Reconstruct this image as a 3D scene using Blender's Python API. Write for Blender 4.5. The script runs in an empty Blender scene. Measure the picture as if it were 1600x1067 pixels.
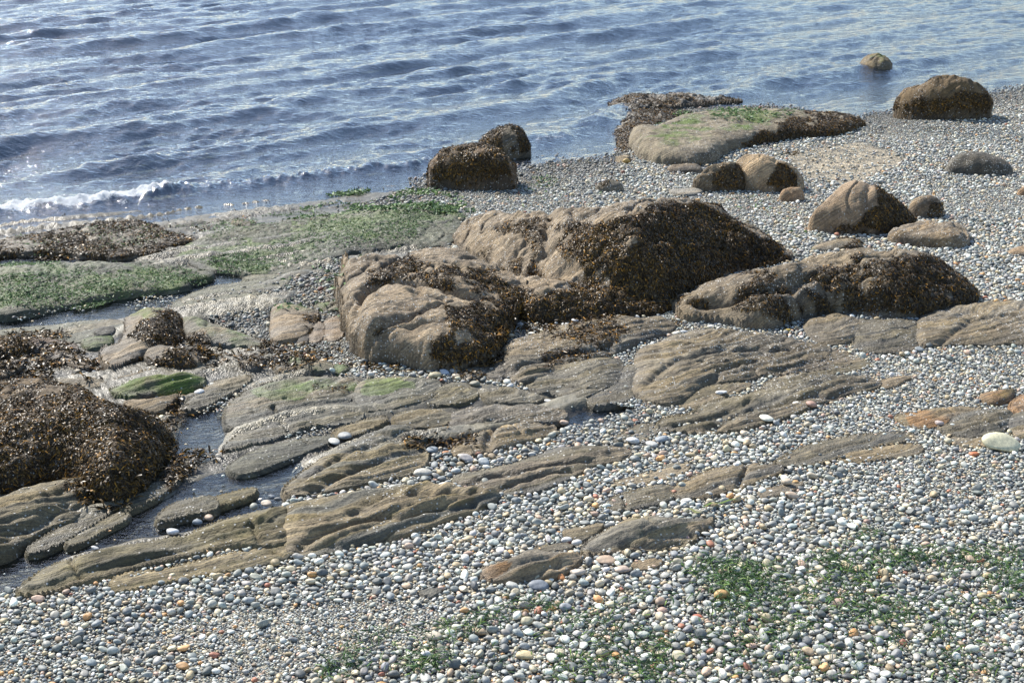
import bpy, math, numpy as np
from math import radians as R_

# ------------------------------------------------------------------ camera, sky, sun, exposure
C = bpy.context.scene
COL = C.collection
F = 2200.0            # focal length in photo pixels (1600 wide)
HC = 3.6              # camera height
TH = math.atan((533.5 + 260) / F)
ct, st = math.cos(TH), math.sin(TH)
cam = bpy.data.cameras.new('camera'); co = bpy.data.objects.new('camera', cam); COL.objects.link(co)
co.location = (0, 0, HC); co.rotation_euler = (math.pi/2 - TH, 0, 0)
cam.sensor_width = 36; cam.lens = 36*F/1600; cam.clip_start = .1; cam.clip_end = 3000
C.camera = co
SUN_EL, SUN_AZ = 42.0, -43.0      # azimuth measured from +Y (away from camera), negative = left
sd = np.array([math.sin(R_(SUN_AZ))*math.cos(R_(SUN_EL)), math.cos(R_(SUN_AZ))*math.cos(R_(SUN_EL)), math.sin(R_(SUN_EL))])
w = bpy.data.worlds.new('World'); C.world = w; w.use_nodes = True
nt = w.node_tree; bg = nt.nodes['Background']
sky = nt.nodes.new('ShaderNodeTexSky'); sky.sky_type = 'NISHITA'; sky.sun_disc = False
sky.sun_elevation = R_(SUN_EL); sky.sun_rotation = R_(SUN_AZ); sky.air_density = 1.0; sky.dust_density = .6; sky.ozone_density = 1.3
nt.links.new(sky.outputs[0], bg.inputs[0]); bg.inputs[1].default_value = 0.128
sl = bpy.data.lights.new('sun', 'SUN'); sl.energy = 5.0; sl.angle = R_(.5); sl.color = (1, .95, .87)
so = bpy.data.objects.new('sun', sl); COL.objects.link(so)
from mathutils import Vector
so.rotation_euler = Vector(sd).to_track_quat('Z', 'Y').to_euler(); so.location = (-8, 4, 9)
C.view_settings.view_transform = 'Standard'; C.view_settings.look = 'None'; C.view_settings.gamma = 1
C.view_settings.exposure = 0.86
C.cycles.use_denoising = True; C.cycles.denoiser = 'OPENIMAGEDENOISE'; C.cycles.denoising_prefilter = 'ACCURATE'; C.cycles.sample_clamp_indirect = 3; C.cycles.max_bounces = 6; C.cycles.transparent_max_bounces = 12
rng = np.random.default_rng(7)

# ------------------------------------------------------------------ noise
def _h(i, j, k):
    n = (i*374761393 + j*668265263 + k*2147483647*7) & 0xffffffff
    n = ((n ^ (n >> 13)) * 1274126177) & 0xffffffff
    n = ((n ^ (n >> 16)) * 2246822519) & 0xffffffff
    return ((n ^ (n >> 15)) & 0xffffff) / 0xffffff
def noise(x, y, s=0):
    x = np.asarray(x, float); y = np.asarray(y, float)
    xi = np.floor(x).astype(np.int64); yi = np.floor(y).astype(np.int64)
    fx = x - xi; fy = y - yi; u = fx*fx*fx*(fx*(fx*6-15)+10); v = fy*fy*fy*(fy*(fy*6-15)+10)
    a = _h(xi, yi, s); b = _h(xi+1, yi, s); c = _h(xi, yi+1, s); d = _h(xi+1, yi+1, s)
    return ((a*(1-u)+b*u)*(1-v) + (c*(1-u)+d*u)*v)*2-1
def fbm(x, y, s=0, o=4, g=.5):
    r = 0; a = 1; t = 0
    for i in range(o):
        r = r + a*noise(x*2**i + 17.3*i, y*2**i - 9.1*i, s+i*13); t += a; a *= g
    return r/t
def sst(a, b, x):
    t = np.clip((x-a)/(b-a), 0, 1); return t*t*(3-2*t)

# ------------------------------------------------------------------ where things of the photograph stand
def plane(px, py, z=0.0):
    dx = (np.asarray(px, float)-800)/F; dy = (533.5-np.asarray(py, float))/F
    dirx = dx; diry = ct + dy*st; dirz = -st + dy*ct
    t = (z-HC)/dirz
    return dirx*t, diry*t
def proj(x, y, z):
    dz = z-HC; dep = y*ct - dz*st; up = y*st + dz*ct
    return 800 + F*x/dep, 533.5 - F*up/dep
SH = [(-400,395),(0,350),(140,342),(330,335),(480,318),(560,303),(670,290),(830,268),(960,252),(985,188),(1080,172),(1200,172),(1350,188),(1400,180),(1548,150),(1600,142),(2000,100)]
_sx, _sy = plane([p[0] for p in SH], [p[1] for p in SH], 0)
_o = np.argsort(_sx); _sx = np.concatenate([[-300], _sx[_o], [300]]); _sy = np.concatenate([[_sy[_o][0]-10], _sy[_o], [_sy[_o][-1]+60]])
def shore(x): return np.interp(x, _sx, _sy)
def inpoly(px, py, poly):
    px = np.asarray(px, float); py = np.asarray(py, float); r = np.zeros(px.shape, bool); n = len(poly)
    for i in range(n):
        x0, y0 = poly[i]; x1, y1 = poly[(i+1) % n]
        if y0 == y1: continue
        r ^= ((y0 > py) != (y1 > py)) & (px < (x1-x0)*(py-y0)/(y1-y0)+x0)
    return r
def sdist(x, y, P):
    """signed distance to a closed polygon (positive inside)"""
    P = np.asarray(P, float); d = np.full(x.shape, 1e9)
    for i in range(len(P)):
        a = P[i]; b = P[(i+1) % len(P)]; ab = b-a; L = ab@ab+1e-12
        t = np.clip(((x-a[0])*ab[0]+(y-a[1])*ab[1])/L, 0, 1)
        d = np.minimum(d, (x-a[0]-t*ab[0])**2+(y-a[1]-t*ab[1])**2)
    d = np.sqrt(d); return np.where(inpoly(x, y, [tuple(p) for p in P]), d, -d)
POOLS = [
 [(-60,510),(60,492),(150,470),(250,462),(322,440),(300,412),(350,414),(410,430),(385,446),(300,470),(200,496),(90,520),(-60,560)],
 [(0,384),(60,394),(120,400),(200,404),(240,410),(180,418),(60,412),(-60,420),(-60,380)],
 [(250,722),(290,640),(345,618),(368,640),(352,690),(330,716),(280,735)],
 [(-80,960),(-80,880),(60,846),(200,796),(262,776),(330,742),(440,716),(490,740),(500,772),(380,812),(320,828),(180,852),(90,882),(40,920),(10,955)],
 [(840,650),(880,655),(960,622),(1010,632),(940,668),(860,690),(800,706),(740,740),(668,742),(660,716),(720,716),(820,682)],
 [(1222,532),(1222,512),(1262,508),(1268,530)],
 [(940,556),(975,540),(1006,548),(985,562)],
 [(200,905),(330,862),(455,864),(455,884),(330,890),(230,912)],
 [(1395,200),(1500,196),(1600,206),(1650,214),(1600,226),(1480,214)],
]
POOLW = [np.array(plane([a for a, b in p], [b for a, b in p], .05)).T for p in POOLS]
def ground(x, y, detail=True):
    x = np.asarray(x, float); y = np.asarray(y, float)
    s = y - shore(x)                       # > 0 : seaward
    z = np.where(s > 0, -.055*s - .02*sst(0, 4, s), .07*sst(0, 1.3, -s))
    z = np.maximum(z, -1.8)
    # the gravel bank rises towards the lower right
    z = z + .22*sst(1.0, 9.0, (x*.35 - (y-9.5)*.75))
    if detail:
        z = z + .012*fbm(x*1.3, y*1.3, 3, 3) + .006*fbm(x*6, y*6, 5, 3)
    return z
def locate(px, py, off=0.0):
    px = np.asarray(px, float); py = np.asarray(py, float); z = np.full(px.shape, .06)+off
    for _ in range(8):
        x, y = plane(px, py, z); z = ground(x, y, False)+off
    return x, y, z

# ------------------------------------------------------------------ object helpers
def link_mesh(name, V, Fc, mat, parent=None, attrs=None, smooth=True, origin=None, quads=True):
    """V (n,3), Fc (m,3|4) int array"""
    V = np.asarray(V, np.float32); Fc = np.asarray(Fc, np.int32)
    if origin is not None: V = V - np.asarray(origin, np.float32)
    me = bpy.data.meshes.new(name); k = Fc.shape[1]
    me.vertices.add(len(V)); me.vertices.foreach_set('co', V.ravel())
    me.loops.add(Fc.size); me.loops.foreach_set('vertex_index', Fc.ravel())
    me.polygons.add(len(Fc)); me.polygons.foreach_set('loop_start', np.arange(0, Fc.size, k, dtype=np.int32))
    try: me.polygons.foreach_set('loop_total', np.full(len(Fc), k, np.int32))
    except Exception: pass
    me.polygons.foreach_set('use_smooth', np.full(len(Fc), smooth, bool))
    me.update(calc_edges=True)
    for n, a in (attrs or {}).items():
        a = np.asarray(a, np.float32)
        if a.ndim == 2:
            at = me.color_attributes.new(n, 'FLOAT_COLOR', 'POINT')
            if a.shape[1] == 3: a = np.concatenate([a, np.ones((len(a), 1), np.float32)], 1)
            at.data.foreach_set('color', a.ravel())
        else:
            at = me.attributes.new(n, 'FLOAT', 'POINT'); at.data.foreach_set('value', a)
    me.materials.append(mat)
    o = bpy.data.objects.new(name, me); COL.objects.link(o)
    if origin is not None and parent is None: o.location = [float(v) for v in origin]
    if parent is not None: o.parent = parent
    return o
def tag(o, label=None, cat=None, group=None, kind=None):
    if label: o['label'] = label
    if cat: o['category'] = cat
    if group: o['group'] = group
    if kind: o['kind'] = kind
    return o

# ------------------------------------------------------------------ materials
class NG:
    def __init__(s, name):
        s.m = bpy.data.materials.new(name); s.m.use_nodes = True; s.t = s.m.node_tree
        s.b = s.t.nodes['Principled BSDF']; s.out = s.t.nodes['Material Output']
    def n(s, typ, **kw):
        nd = s.t.nodes.new('ShaderNode'+typ)
        for k, v in kw.items():
            if k[0] == '_': setattr(nd, k[1:], v)
            else: nd.inputs[k.replace('_', ' ')].default_value = v
        return nd
    def l(s, a, b): s.t.links.new(a, b)
    def attr(s, name): return s.n('Attribute', _attribute_name=name)
    def math(s, op, a, b=None, c=None):
        nd = s.n('Math', _operation=op)
        for i, v in enumerate((a, b, c)):
            if v is None: continue
            if hasattr(v, 'links'): s.l(v, nd.inputs[i])
            else: nd.inputs[i].default_value = v
        return nd.outputs[0]
    def mix(s, f, a, b, blend='MIX'):
        nd = s.n('Mix', _data_type='RGBA', _blend_type=blend)
        for i, v in ((0, f), (6, a), (7, b)):
            if hasattr(v, 'links'): s.l(v, nd.inputs[i])
            else: nd.inputs[i].default_value = v if i == 0 else (*v, 1)
        return nd.outputs[2]
    def ramp(s, f, a, b):
        nd = s.n('MapRange'); s.l(f, nd.inputs[0]); nd.inputs[1].default_value = a; nd.inputs[2].default_value = b
        nd.inputs[3].default_value = 0; nd.inputs[4].default_value = 1; return nd.outputs[0]
    def bump(s, h, dist, strength=1.0, prev=None):
        nd = s.n('Bump'); nd.inputs['Distance'].default_value = dist; nd.inputs['Strength'].default_value = strength
        s.l(h, nd.inputs['Height'])
        if prev is not None: s.l(prev, nd.inputs['Normal'])
        return nd.outputs[0]

def mat_rock():
    g = NG('sandstone'); tc = g.n('TexCoord').outputs['Object']
    col = g.attr('col').outputs['Color']; wet = g.attr('wet').outputs['Fac']; barn = g.attr('barn').outputs['Fac']; u = g.attr('bed').outputs['Fac']
    n1 = g.n('TexNoise', Scale=9., Detail=6., Roughness=.62); g.l(tc, n1.inputs['Vector'])
    n2 = g.n('TexNoise', Scale=70., Detail=5., Roughness=.7); g.l(tc, n2.inputs['Vector'])
    st_ = g.n('TexNoise', _noise_dimensions='1D', Scale=62., Detail=4., Roughness=.65); g.l(u, st_.inputs['W'])
    c = g.mix(g.ramp(n1.outputs[0], .3, .7), (.62, .60, .58), (1.35, 1.33, 1.28)); c = g.mix(1.0, col, c, 'MULTIPLY')
    c2 = g.mix(g.ramp(n2.outputs[0], .34, .68), (.45, .44, .43), (1.6, 1.6, 1.6)); c = g.mix(g.math('ADD', .35, g.math('MULTIPLY', barn, .65)), c, g.mix(1.0, c, c2, 'MULTIPLY'))
    s3 = g.mix(g.ramp(st_.outputs[0], .35, .65), (.50, .50, .52), (1.6, 1.5, 1.32)); c = g.mix(g.math('SUBTRACT', .75, g.math('MULTIPLY', barn, .55)), c, g.mix(1.0, c, s3, 'MULTIPLY'))
    n3 = g.n('TexNoise', Scale=26., Detail=4., Roughness=.75); g.l(tc, n3.inputs['Vector'])
    c = g.mix(g.math('MULTIPLY', barn, g.ramp(n3.outputs[0], .42, .62)), c, g.mix(1.0, c, (.5, .46, .42), 'MULTIPLY'))
    # barnacles and limpets: pale specks
    v = g.n('TexVoronoi', Scale=62.); g.l(tc, v.inputs['Vector'])
    spot = g.math('LESS_THAN', v.outputs['Distance'], .36)
    pick = g.n('SeparateColor'); g.l(v.outputs['Color'], pick.inputs[0])
    nb = g.n('TexNoise', Scale=5.5, Detail=3.); g.l(tc, nb.inputs['Vector'])
    dens = g.math('MULTIPLY', g.math('MULTIPLY', barn, .95), g.ramp(nb.outputs[0], .38, .62))
    sel = g.math('MULTIPLY', spot, g.math('LESS_THAN', pick.outputs[0], dens))
    pale = g.mix(pick.outputs[1], (.34, .31, .26), (.68, .66, .60))
    c = g.mix(g.math('MULTIPLY', sel, .85), c, pale)
    dk = g.math('MULTIPLY', g.math('GREATER_THAN', pick.outputs[2], .8), g.math('MULTIPLY', spot, barn))
    c = g.mix(g.math('MULTIPLY', dk, .6), c, (.05, .042, .035))
    g.l(c, g.b.inputs['Base Color'])
    rr = g.math('SUBTRACT', .9, g.math('MULTIPLY', wet, .5)); g.l(rr, g.b.inputs['Roughness'])
    b = g.bump(n1.outputs[0], .035, .8); b = g.bump(st_.outputs[0], .012, .8, b); b = g.bump(n2.outputs[0], .010, .9, b)
    b = g.bump(n3.outputs[0], .02, .7, b); b = g.bump(sel, .006, .8, b)
    g.l(b, g.b.inputs['Normal']); return g.m

def mat_pebble():
    g = NG('pebble_stone'); tc = g.n('TexCoord').outputs['Object']; col = g.attr('col').outputs['Color']
    n1 = g.n('TexNoise', Scale=45., Detail=5., Roughness=.6); g.l(tc, n1.inputs['Vector'])
    n2 = g.n('TexNoise', Scale=400., Detail=2.); g.l(tc, n2.inputs['Vector'])
    c = g.mix(g.ramp(n1.outputs[0], .35, .65), (.72, .73, .75), (1.22, 1.2, 1.18)); c = g.mix(1.0, col, c, 'MULTIPLY')
    c = g.mix(1.0, c, g.mix(g.ramp(n2.outputs[0], .35, .65), (.82, .82, .82), (1.15, 1.15, 1.15)), 'MULTIPLY')
    g.l(c, g.b.inputs['Base Color']); g.b.inputs['Roughness'].default_value = .62
    g.l(g.bump(n1.outputs[0], .004, .5), g.b.inputs['Normal']); return g.m

def mat_ground():
    g = NG('shore_ground'); tc = g.n('TexCoord').outputs['Object']; col = g.attr('col').outputs['Color']; wet = g.attr('wet').outputs['Fac']
    v = g.n('TexVoronoi', Scale=75.); g.l(tc, v.inputs['Vector'])
    v2 = g.n('TexVoronoi', Scale=24.); g.l(tc, v2.inputs['Vector'])
    n = g.n('TexNoise', Scale=7., Detail=6.); g.l(tc, n.inputs['Vector'])
    sc = g.n('SeparateColor'); g.l(v.outputs['Color'], sc.inputs[0]); s2 = g.n('SeparateColor'); g.l(v2.outputs['Color'], s2.inputs[0])
    grit = g.attr('grit').outputs['Fac']; c = g.mix(sc.outputs[0], (.45, .46, .47), (1.6, 1.55, 1.48)); c = g.mix(grit, col, g.mix(1.0, col, c, 'MULTIPLY'))
    c = g.mix(grit, c, g.mix(1.0, c, g.mix(s2.outputs[0], (.6, .62, .62), (1.45, 1.4, 1.3)), 'MULTIPLY'))
    c = g.mix(1.0, c, g.mix(g.ramp(n.outputs[0], .3, .7), (.65, .66, .66), (1.3, 1.28, 1.22)), 'MULTIPLY')
    g.l(c, g.b.inputs['Base Color'])
    g.l(g.math('SUBTRACT', .92, g.math('MULTIPLY', wet, .52)), g.b.inputs['Roughness'])
    b = g.bump(g.math('MULTIPLY', grit, g.math('SUBTRACT', 1., v.outputs['Distance'])), .012, .8)
    b = g.bump(g.math('MULTIPLY', grit, g.math('SUBTRACT', 1., v2.outputs['Distance'])), .02, .55, b)
    b = g.bump(n.outputs[0], .03, .6, b)
    g.l(b, g.b.inputs['Normal']); return g.m

def mat_leaf(name, rough, spec=.5, trans=0.):
    g = NG(name); col = g.attr('col').outputs['Color']
    g.l(col, g.b.inputs['Base Color']); g.b.inputs['Roughness'].default_value = rough
    g.b.inputs['Specular IOR Level'].default_value = spec
    if trans:
        tr = g.n('BsdfTranslucent'); g.l(col, tr.inputs[0]); mx = g.n('MixShader'); mx.inputs[0].default_value = trans
        g.l(g.b.outputs[0], mx.inputs[1]); g.l(tr.outputs[0], mx.inputs[2]); g.l(mx.outputs[0], g.out.inputs[0])
    return g.m

def mat_water(name, tint, scale=1.0, strength=1.0, foam=True):
    g = NG(name); tc = g.n('TexCoord').outputs['Object']
    mp = g.n('Mapping'); mp.inputs['Rotation'].default_value = (0, 0, R_(-42)); mp.inputs['Scale'].default_value = (1.0, 2.3, 1)
    g.l(tc, mp.inputs[0])
    n1 = g.n('TexNoise', Scale=7.*scale, Detail=3., Roughness=.55, Distortion=.6); g.l(mp.outputs[0], n1.inputs['Vector'])
    n2 = g.n('TexNoise', Scale=26.*scale, Detail=2., Roughness=.5); g.l(mp.outputs[0], n2.inputs['Vector'])
    b = g.bump(n1.outputs[0], .024, strength); b = g.bump(n2.outputs[0], .004, strength, b)
    fr = g.n('Fresnel', IOR=2.7 if foam else 1.4); g.l(b, fr.inputs['Normal'])
    gl = g.n('BsdfGlossy', Roughness=.05); g.l(b, gl.inputs['Normal']); gl.inputs['Color'].default_value = (1, 1, 1, 1)
    tr = g.n('BsdfTransparent'); tr.inputs[0].default_value = (*tint, 1)
    mx = g.n('MixShader'); g.l(fr.outputs[0], mx.inputs[0]); g.l(tr.outputs[0], mx.inputs[1]); g.l(gl.outputs[0], mx.inputs[2])
    last = mx.outputs[0]
    if foam:
        fo = g.attr('foam').outputs['Fac']; nf = g.n('TexNoise', Scale=48., Detail=8., Roughness=.85); g.l(tc, nf.inputs['Vector'])
        f = g.ramp(g.math('ADD', g.math('MULTIPLY', fo, .74), g.math('SUBTRACT', nf.outputs[0], 1.0)), .0, .08)
        df = g.n('BsdfDiffuse'); df.inputs[0].default_value = (.82, .85, .87, 1)
        g.l(g.bump(nf.outputs[0], .05, 1.), df.inputs['Normal'])
        m2 = g.n('MixShader'); g.l(f, m2.inputs[0]); g.l(last, m2.inputs[1]); g.l(df.outputs[0], m2.inputs[2]); last = m2.outputs[0]
    g.l(last, g.out.inputs[0]); return g.m

M_ROCK = mat_rock(); M_PEB = mat_pebble(); M_GND = mat_ground()
M_WEED = mat_leaf('wet_rockweed', .38, .14); M_GREEN = mat_leaf('sea_lettuce_leaf', .5, .2, .25)
M_SEA = mat_water('sea_water', (.74, .81, .76)); M_POOL = mat_water('pool_water', (.86, .9, .9), 1.6, .35, False)
g_ = NG('barnacle_shell'); g_.b.inputs['Base Color'].default_value = (.62, .60, .55, 1); g_.b.inputs['Roughness'].default_value = .7; M_BARN = g_.m

# ------------------------------------------------------------------ sea bed and beach: one sheet to the horizon
def fan(y0, y1, k, cols, near=None):
    ny = int(math.log(y1/y0)/k); ys = y0*np.exp(np.arange(ny+1)*k)
    u = np.linspace(-1, 1, cols); ux = .50*u + 3.2*np.sign(u)*np.clip(np.abs(u)-.86, 0, 1)**1.6*12
    X = ux[None, :]*ys[:, None]; Y = np.repeat(ys[:, None], cols, 1)
    i = np.arange(ny)[:, None]*cols + np.arange(cols-1)[None, :]
    Fc = np.stack([i, i+1, i+1+cols, i+cols], -1).reshape(-1, 4)
    return X, Y, Fc
X, Y, Fc = fan(2.0, 60, .0042, 560)
Z = ground(X, Y); PXg, PYg = proj(X, Y, Z)
pool_in = np.full(X.shape, -9.0)
for P in POOLW:
    bb = (X > P[:, 0].min()-.3) & (X < P[:, 0].max()+.3) & (Y > P[:, 1].min()-.3) & (Y < P[:, 1].max()+.3)
    pool_in[bb] = np.maximum(pool_in[bb], sdist(X[bb], Y[bb], P))
Z = Z - .05*sst(-.06, .10, pool_in + .05*fbm(X*4, Y*4, 21, 3))
s = Y - shore(X)
MUD = [(-300,345),(0,340),(330,325),(560,295),(650,288),(700,340),(700,390),(530,400),(400,520),(430,570),(560,590),(760,600),(1000,640),(860,690),(640,745),(480,780),(300,840),(150,885),(-300,1010)]
SAND = [(1225,240),(1345,222),(1420,246),(1340,292),(1262,280)]
gcol = np.array([.165,.165,.16])*np.ones(X.shape+(3,))
mud = inpoly(PXg, PYg, MUD)[..., None]
mu = (-X*math.sin(R_(31))+Y*math.cos(R_(31))) + .14*fbm(X*1.3, Y*1.3, 401, 3); mb = noise(mu*11, mu*0, 402)+.5*noise(mu*27, mu*0, 403)
gcol = np.where(mud, np.array([.070,.063,.045])*(1+.75*mb[..., None])*(1+.5*fbm(X*3, Y*3, 404, 4))[..., None], gcol)
Z = Z + mud[..., 0]*(.034*mb + .010*fbm(X*9, Y*9, 405, 3))*sst(-.2, .3, fbm(X*.9, Y*.9, 406, 2)+.15)*sst(.02, -.08, pool_in)
gcol = np.where(inpoly(PXg, PYg, SAND)[..., None], np.array([.23,.205,.165]), gcol)
FINE = [(300,965),(480,945),(700,930),(780,940),(700,990),(560,1030),(330,1080),(180,1080),(180,1010)]
gcol = np.where(inpoly(PXg, PYg, FINE)[..., None], np.array([.24,.235,.22]), gcol)
sea = sst(-.2, .5, s)[..., None]
bed_water_c = np.array([.06,.056,.038])*(1+.7*fbm(X*1.5, Y*1.5, 31, 4))[..., None] * (1-.72*sst(2, 9, s))[..., None] + np.array([.036,.066,.060])*sst(1, 6, s)[..., None]  # dimming with depth and the water's blue-green scatter are put into the bed colour
gcol = gcol*(1-sea) + bed_water_c*sea
gwet = np.clip(np.maximum(mud[..., 0]*.8, sst(-.8, .2, s)), 0, 1)
gz_fun = (X, Y, Z)
og = link_mesh('shore_ground', np.stack([X, Y, Z], -1).reshape(-1, 3), Fc, M_GND, attrs={'col': gcol.reshape(-1, 3), 'wet': gwet.ravel(), 'grit': (1-.8*mud[..., 0]*sst(-.1, .3, fbm(X*1.5, Y*1.5, 33, 3)+.25)).ravel()})
tag(og, kind='structure')
# the bed on outward, to the horizon
xs = np.array([-1500,-60,60,1500.]); ys = np.array([59.9,300,1500.])
XX, YY = np.meshgrid(xs, ys); ii = np.arange(2)[:, None]*4+np.arange(3)[None]
ob = link_mesh('sea_bed', np.stack([XX, YY, np.full(XX.shape, -1.85)], -1).reshape(-1, 3), np.stack([ii, ii+1, ii+5, ii+4], -1).reshape(-1, 4), M_GND,
     attrs={'col': np.tile([.01,.02,.024], (12, 1)), 'wet': np.ones(12), 'grit': np.ones(12)}); tag(ob, kind='structure')

# ------------------------------------------------------------------ the sea
X, Y, Fc = fan(9.0, 62, .0022, 1250)
W = np.zeros(X.shape); wr = np.random.default_rng(3)
wx = X + .35*fbm(X*.35, Y*.35, 50, 2); wy = Y + .45*fbm(X*.3, Y*.3, 60, 2)
base = -math.pi/4*1.02
amp_m = .75 + .5*fbm(X*.13, Y*.13, 77, 2)
for k in range(6):                                     # long waves running in to the shore
    lam = [1.9, 2.3, 1.65, 1.3, 2.9, 1.05][k]; a = [.046, .032, .020, .012, .024, .008][k]
    th = base + [0, .09, -.1, .16, -.05, -.2][k]; ph = wr.uniform(0, 6.28)
    q = (wx*math.cos(th)+wy*math.sin(th))*2*math.pi/lam + ph
    W += a*.95*(2*((np.sin(q-.55*np.sin(q))+1)/2)**1.8-1)*amp_m
rip = .7 + .6*fbm(X*.5, Y*.5, 91, 2)
for k in range(34):                                    # wind ripples
    lam = .085*1.085**k; th = base + wr.normal(0, .33); ph = wr.uniform(0, 6.28)
    q = (X*math.cos(th)+Y*math.sin(th))*2*math.pi/lam + ph + 1.6*fbm(X*.8, Y*.8, 100+k, 2)
    res = 1-sst(.25, .5, .0030*Y/lam)
    W += .0085*lam*(2*((np.sin(q)+1)/2)**1.5-1)*res*rip*(1.6 if lam < .45 else 1.1)
s = Y - shore(X)
W *= (.12 + .88*sst(-.1, 3.0, s)) * (1-sst(45, 60, Y)) * (1-.35*sst(1, 7, X))
foam = np.zeros(X.shape); PXw, PYw = proj(X, Y, 0*X)
def crest(pts, width, h, f):
    global W, foam
    x, y = plane([p[0] for p in pts], [p[1] for p in pts]); 
    bb = (X > x.min()-1) & (X < x.max()+1) & (Y > y.min()-1) & (Y < y.max()+1)
    d2 = np.full(bb.sum(), 1e9); xb = X[bb]+.06*fbm(X[bb]*5, Y[bb]*5, 8, 3); yb = Y[bb]+.08*fbm(X[bb]*5, Y[bb]*5, 9, 3)
    for i in range(len(x)-1):
        ax, ay, bx, by = x[i], y[i], x[i+1], y[i+1]; L = (bx-ax)**2+(by-ay)**2
        t = np.clip(((xb-ax)*(bx-ax)+(yb-ay)*(by-ay))/L, 0, 1)
        d2 = np.minimum(d2, (xb-ax-t*(bx-ax))**2+(yb-ay-t*(by-ay))**2)
    k = np.exp(-d2/width**2); W[bb] += h*k*(1+.6*fbm(X[bb]*11, Y[bb]*11, 4, 3)); foam[bb] = np.maximum(foam[bb], f*k*(1+.35*fbm(X[bb]*7, Y[bb]*7, 14, 3)))
crest([(-160,342),(0,331),(60,325),(130,318),(190,310),(250,303)], .20, .08, 1.05)
crest([(-160,350),(0,338),(60,333),(130,325),(190,317)], .22, .0, .62)
crest([(0,300),(60,305),(120,300)], .3, .0, .42)
crest([(250,303),(330,292),(420,283),(520,270),(640,257),(670,252)], .16, .06, .2)
crest([(600,256),(630,253),(665,250)], .12, .0, .72)
crest([(845,219),(862,215),(880,212)], .20, .03, .66)
crest([(935,185),(950,165),(1000,152),(1060,150)], .22, .02, .62)
crest([(1300,128),(1330,120),(1350,112)], .14, .01, .5)
crest([(350,73),(380,72),(410,70)], .2, .01, .5)
ow = link_mesh('sea', np.stack([X, Y, W], -1).reshape(-1, 3), Fc, M_SEA, attrs={'foam': foam.ravel()}); tag(ow, kind='structure')
XX, YY = np.meshgrid(xs, np.array([61.9, 300, 1500.]))
oo = link_mesh('sea', np.stack([XX, YY, np.zeros(XX.shape)], -1).reshape(-1, 3), np.stack([ii, ii+1, ii+5, ii+4], -1).reshape(-1, 4), M_SEA, attrs={'foam': np.zeros(12)}); tag(oo, kind='structure')
for i, P in enumerate(POOLW):
    c = P.mean(0); Q = c + (P-c)*1.06; z = ground(c[0], c[1], False) - .022
    me = bpy.data.meshes.new('tide_pool'); me.from_pydata([(a, b, float(z)) for a, b in Q], [], [list(range(len(Q)))]); me.update()
    if me.polygons[0].normal.z < 0: me.flip_normals()
    me.materials.append(M_POOL); o = bpy.data.objects.new('tide_pool', me); COL.objects.link(o); tag(o, kind='structure')

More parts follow.
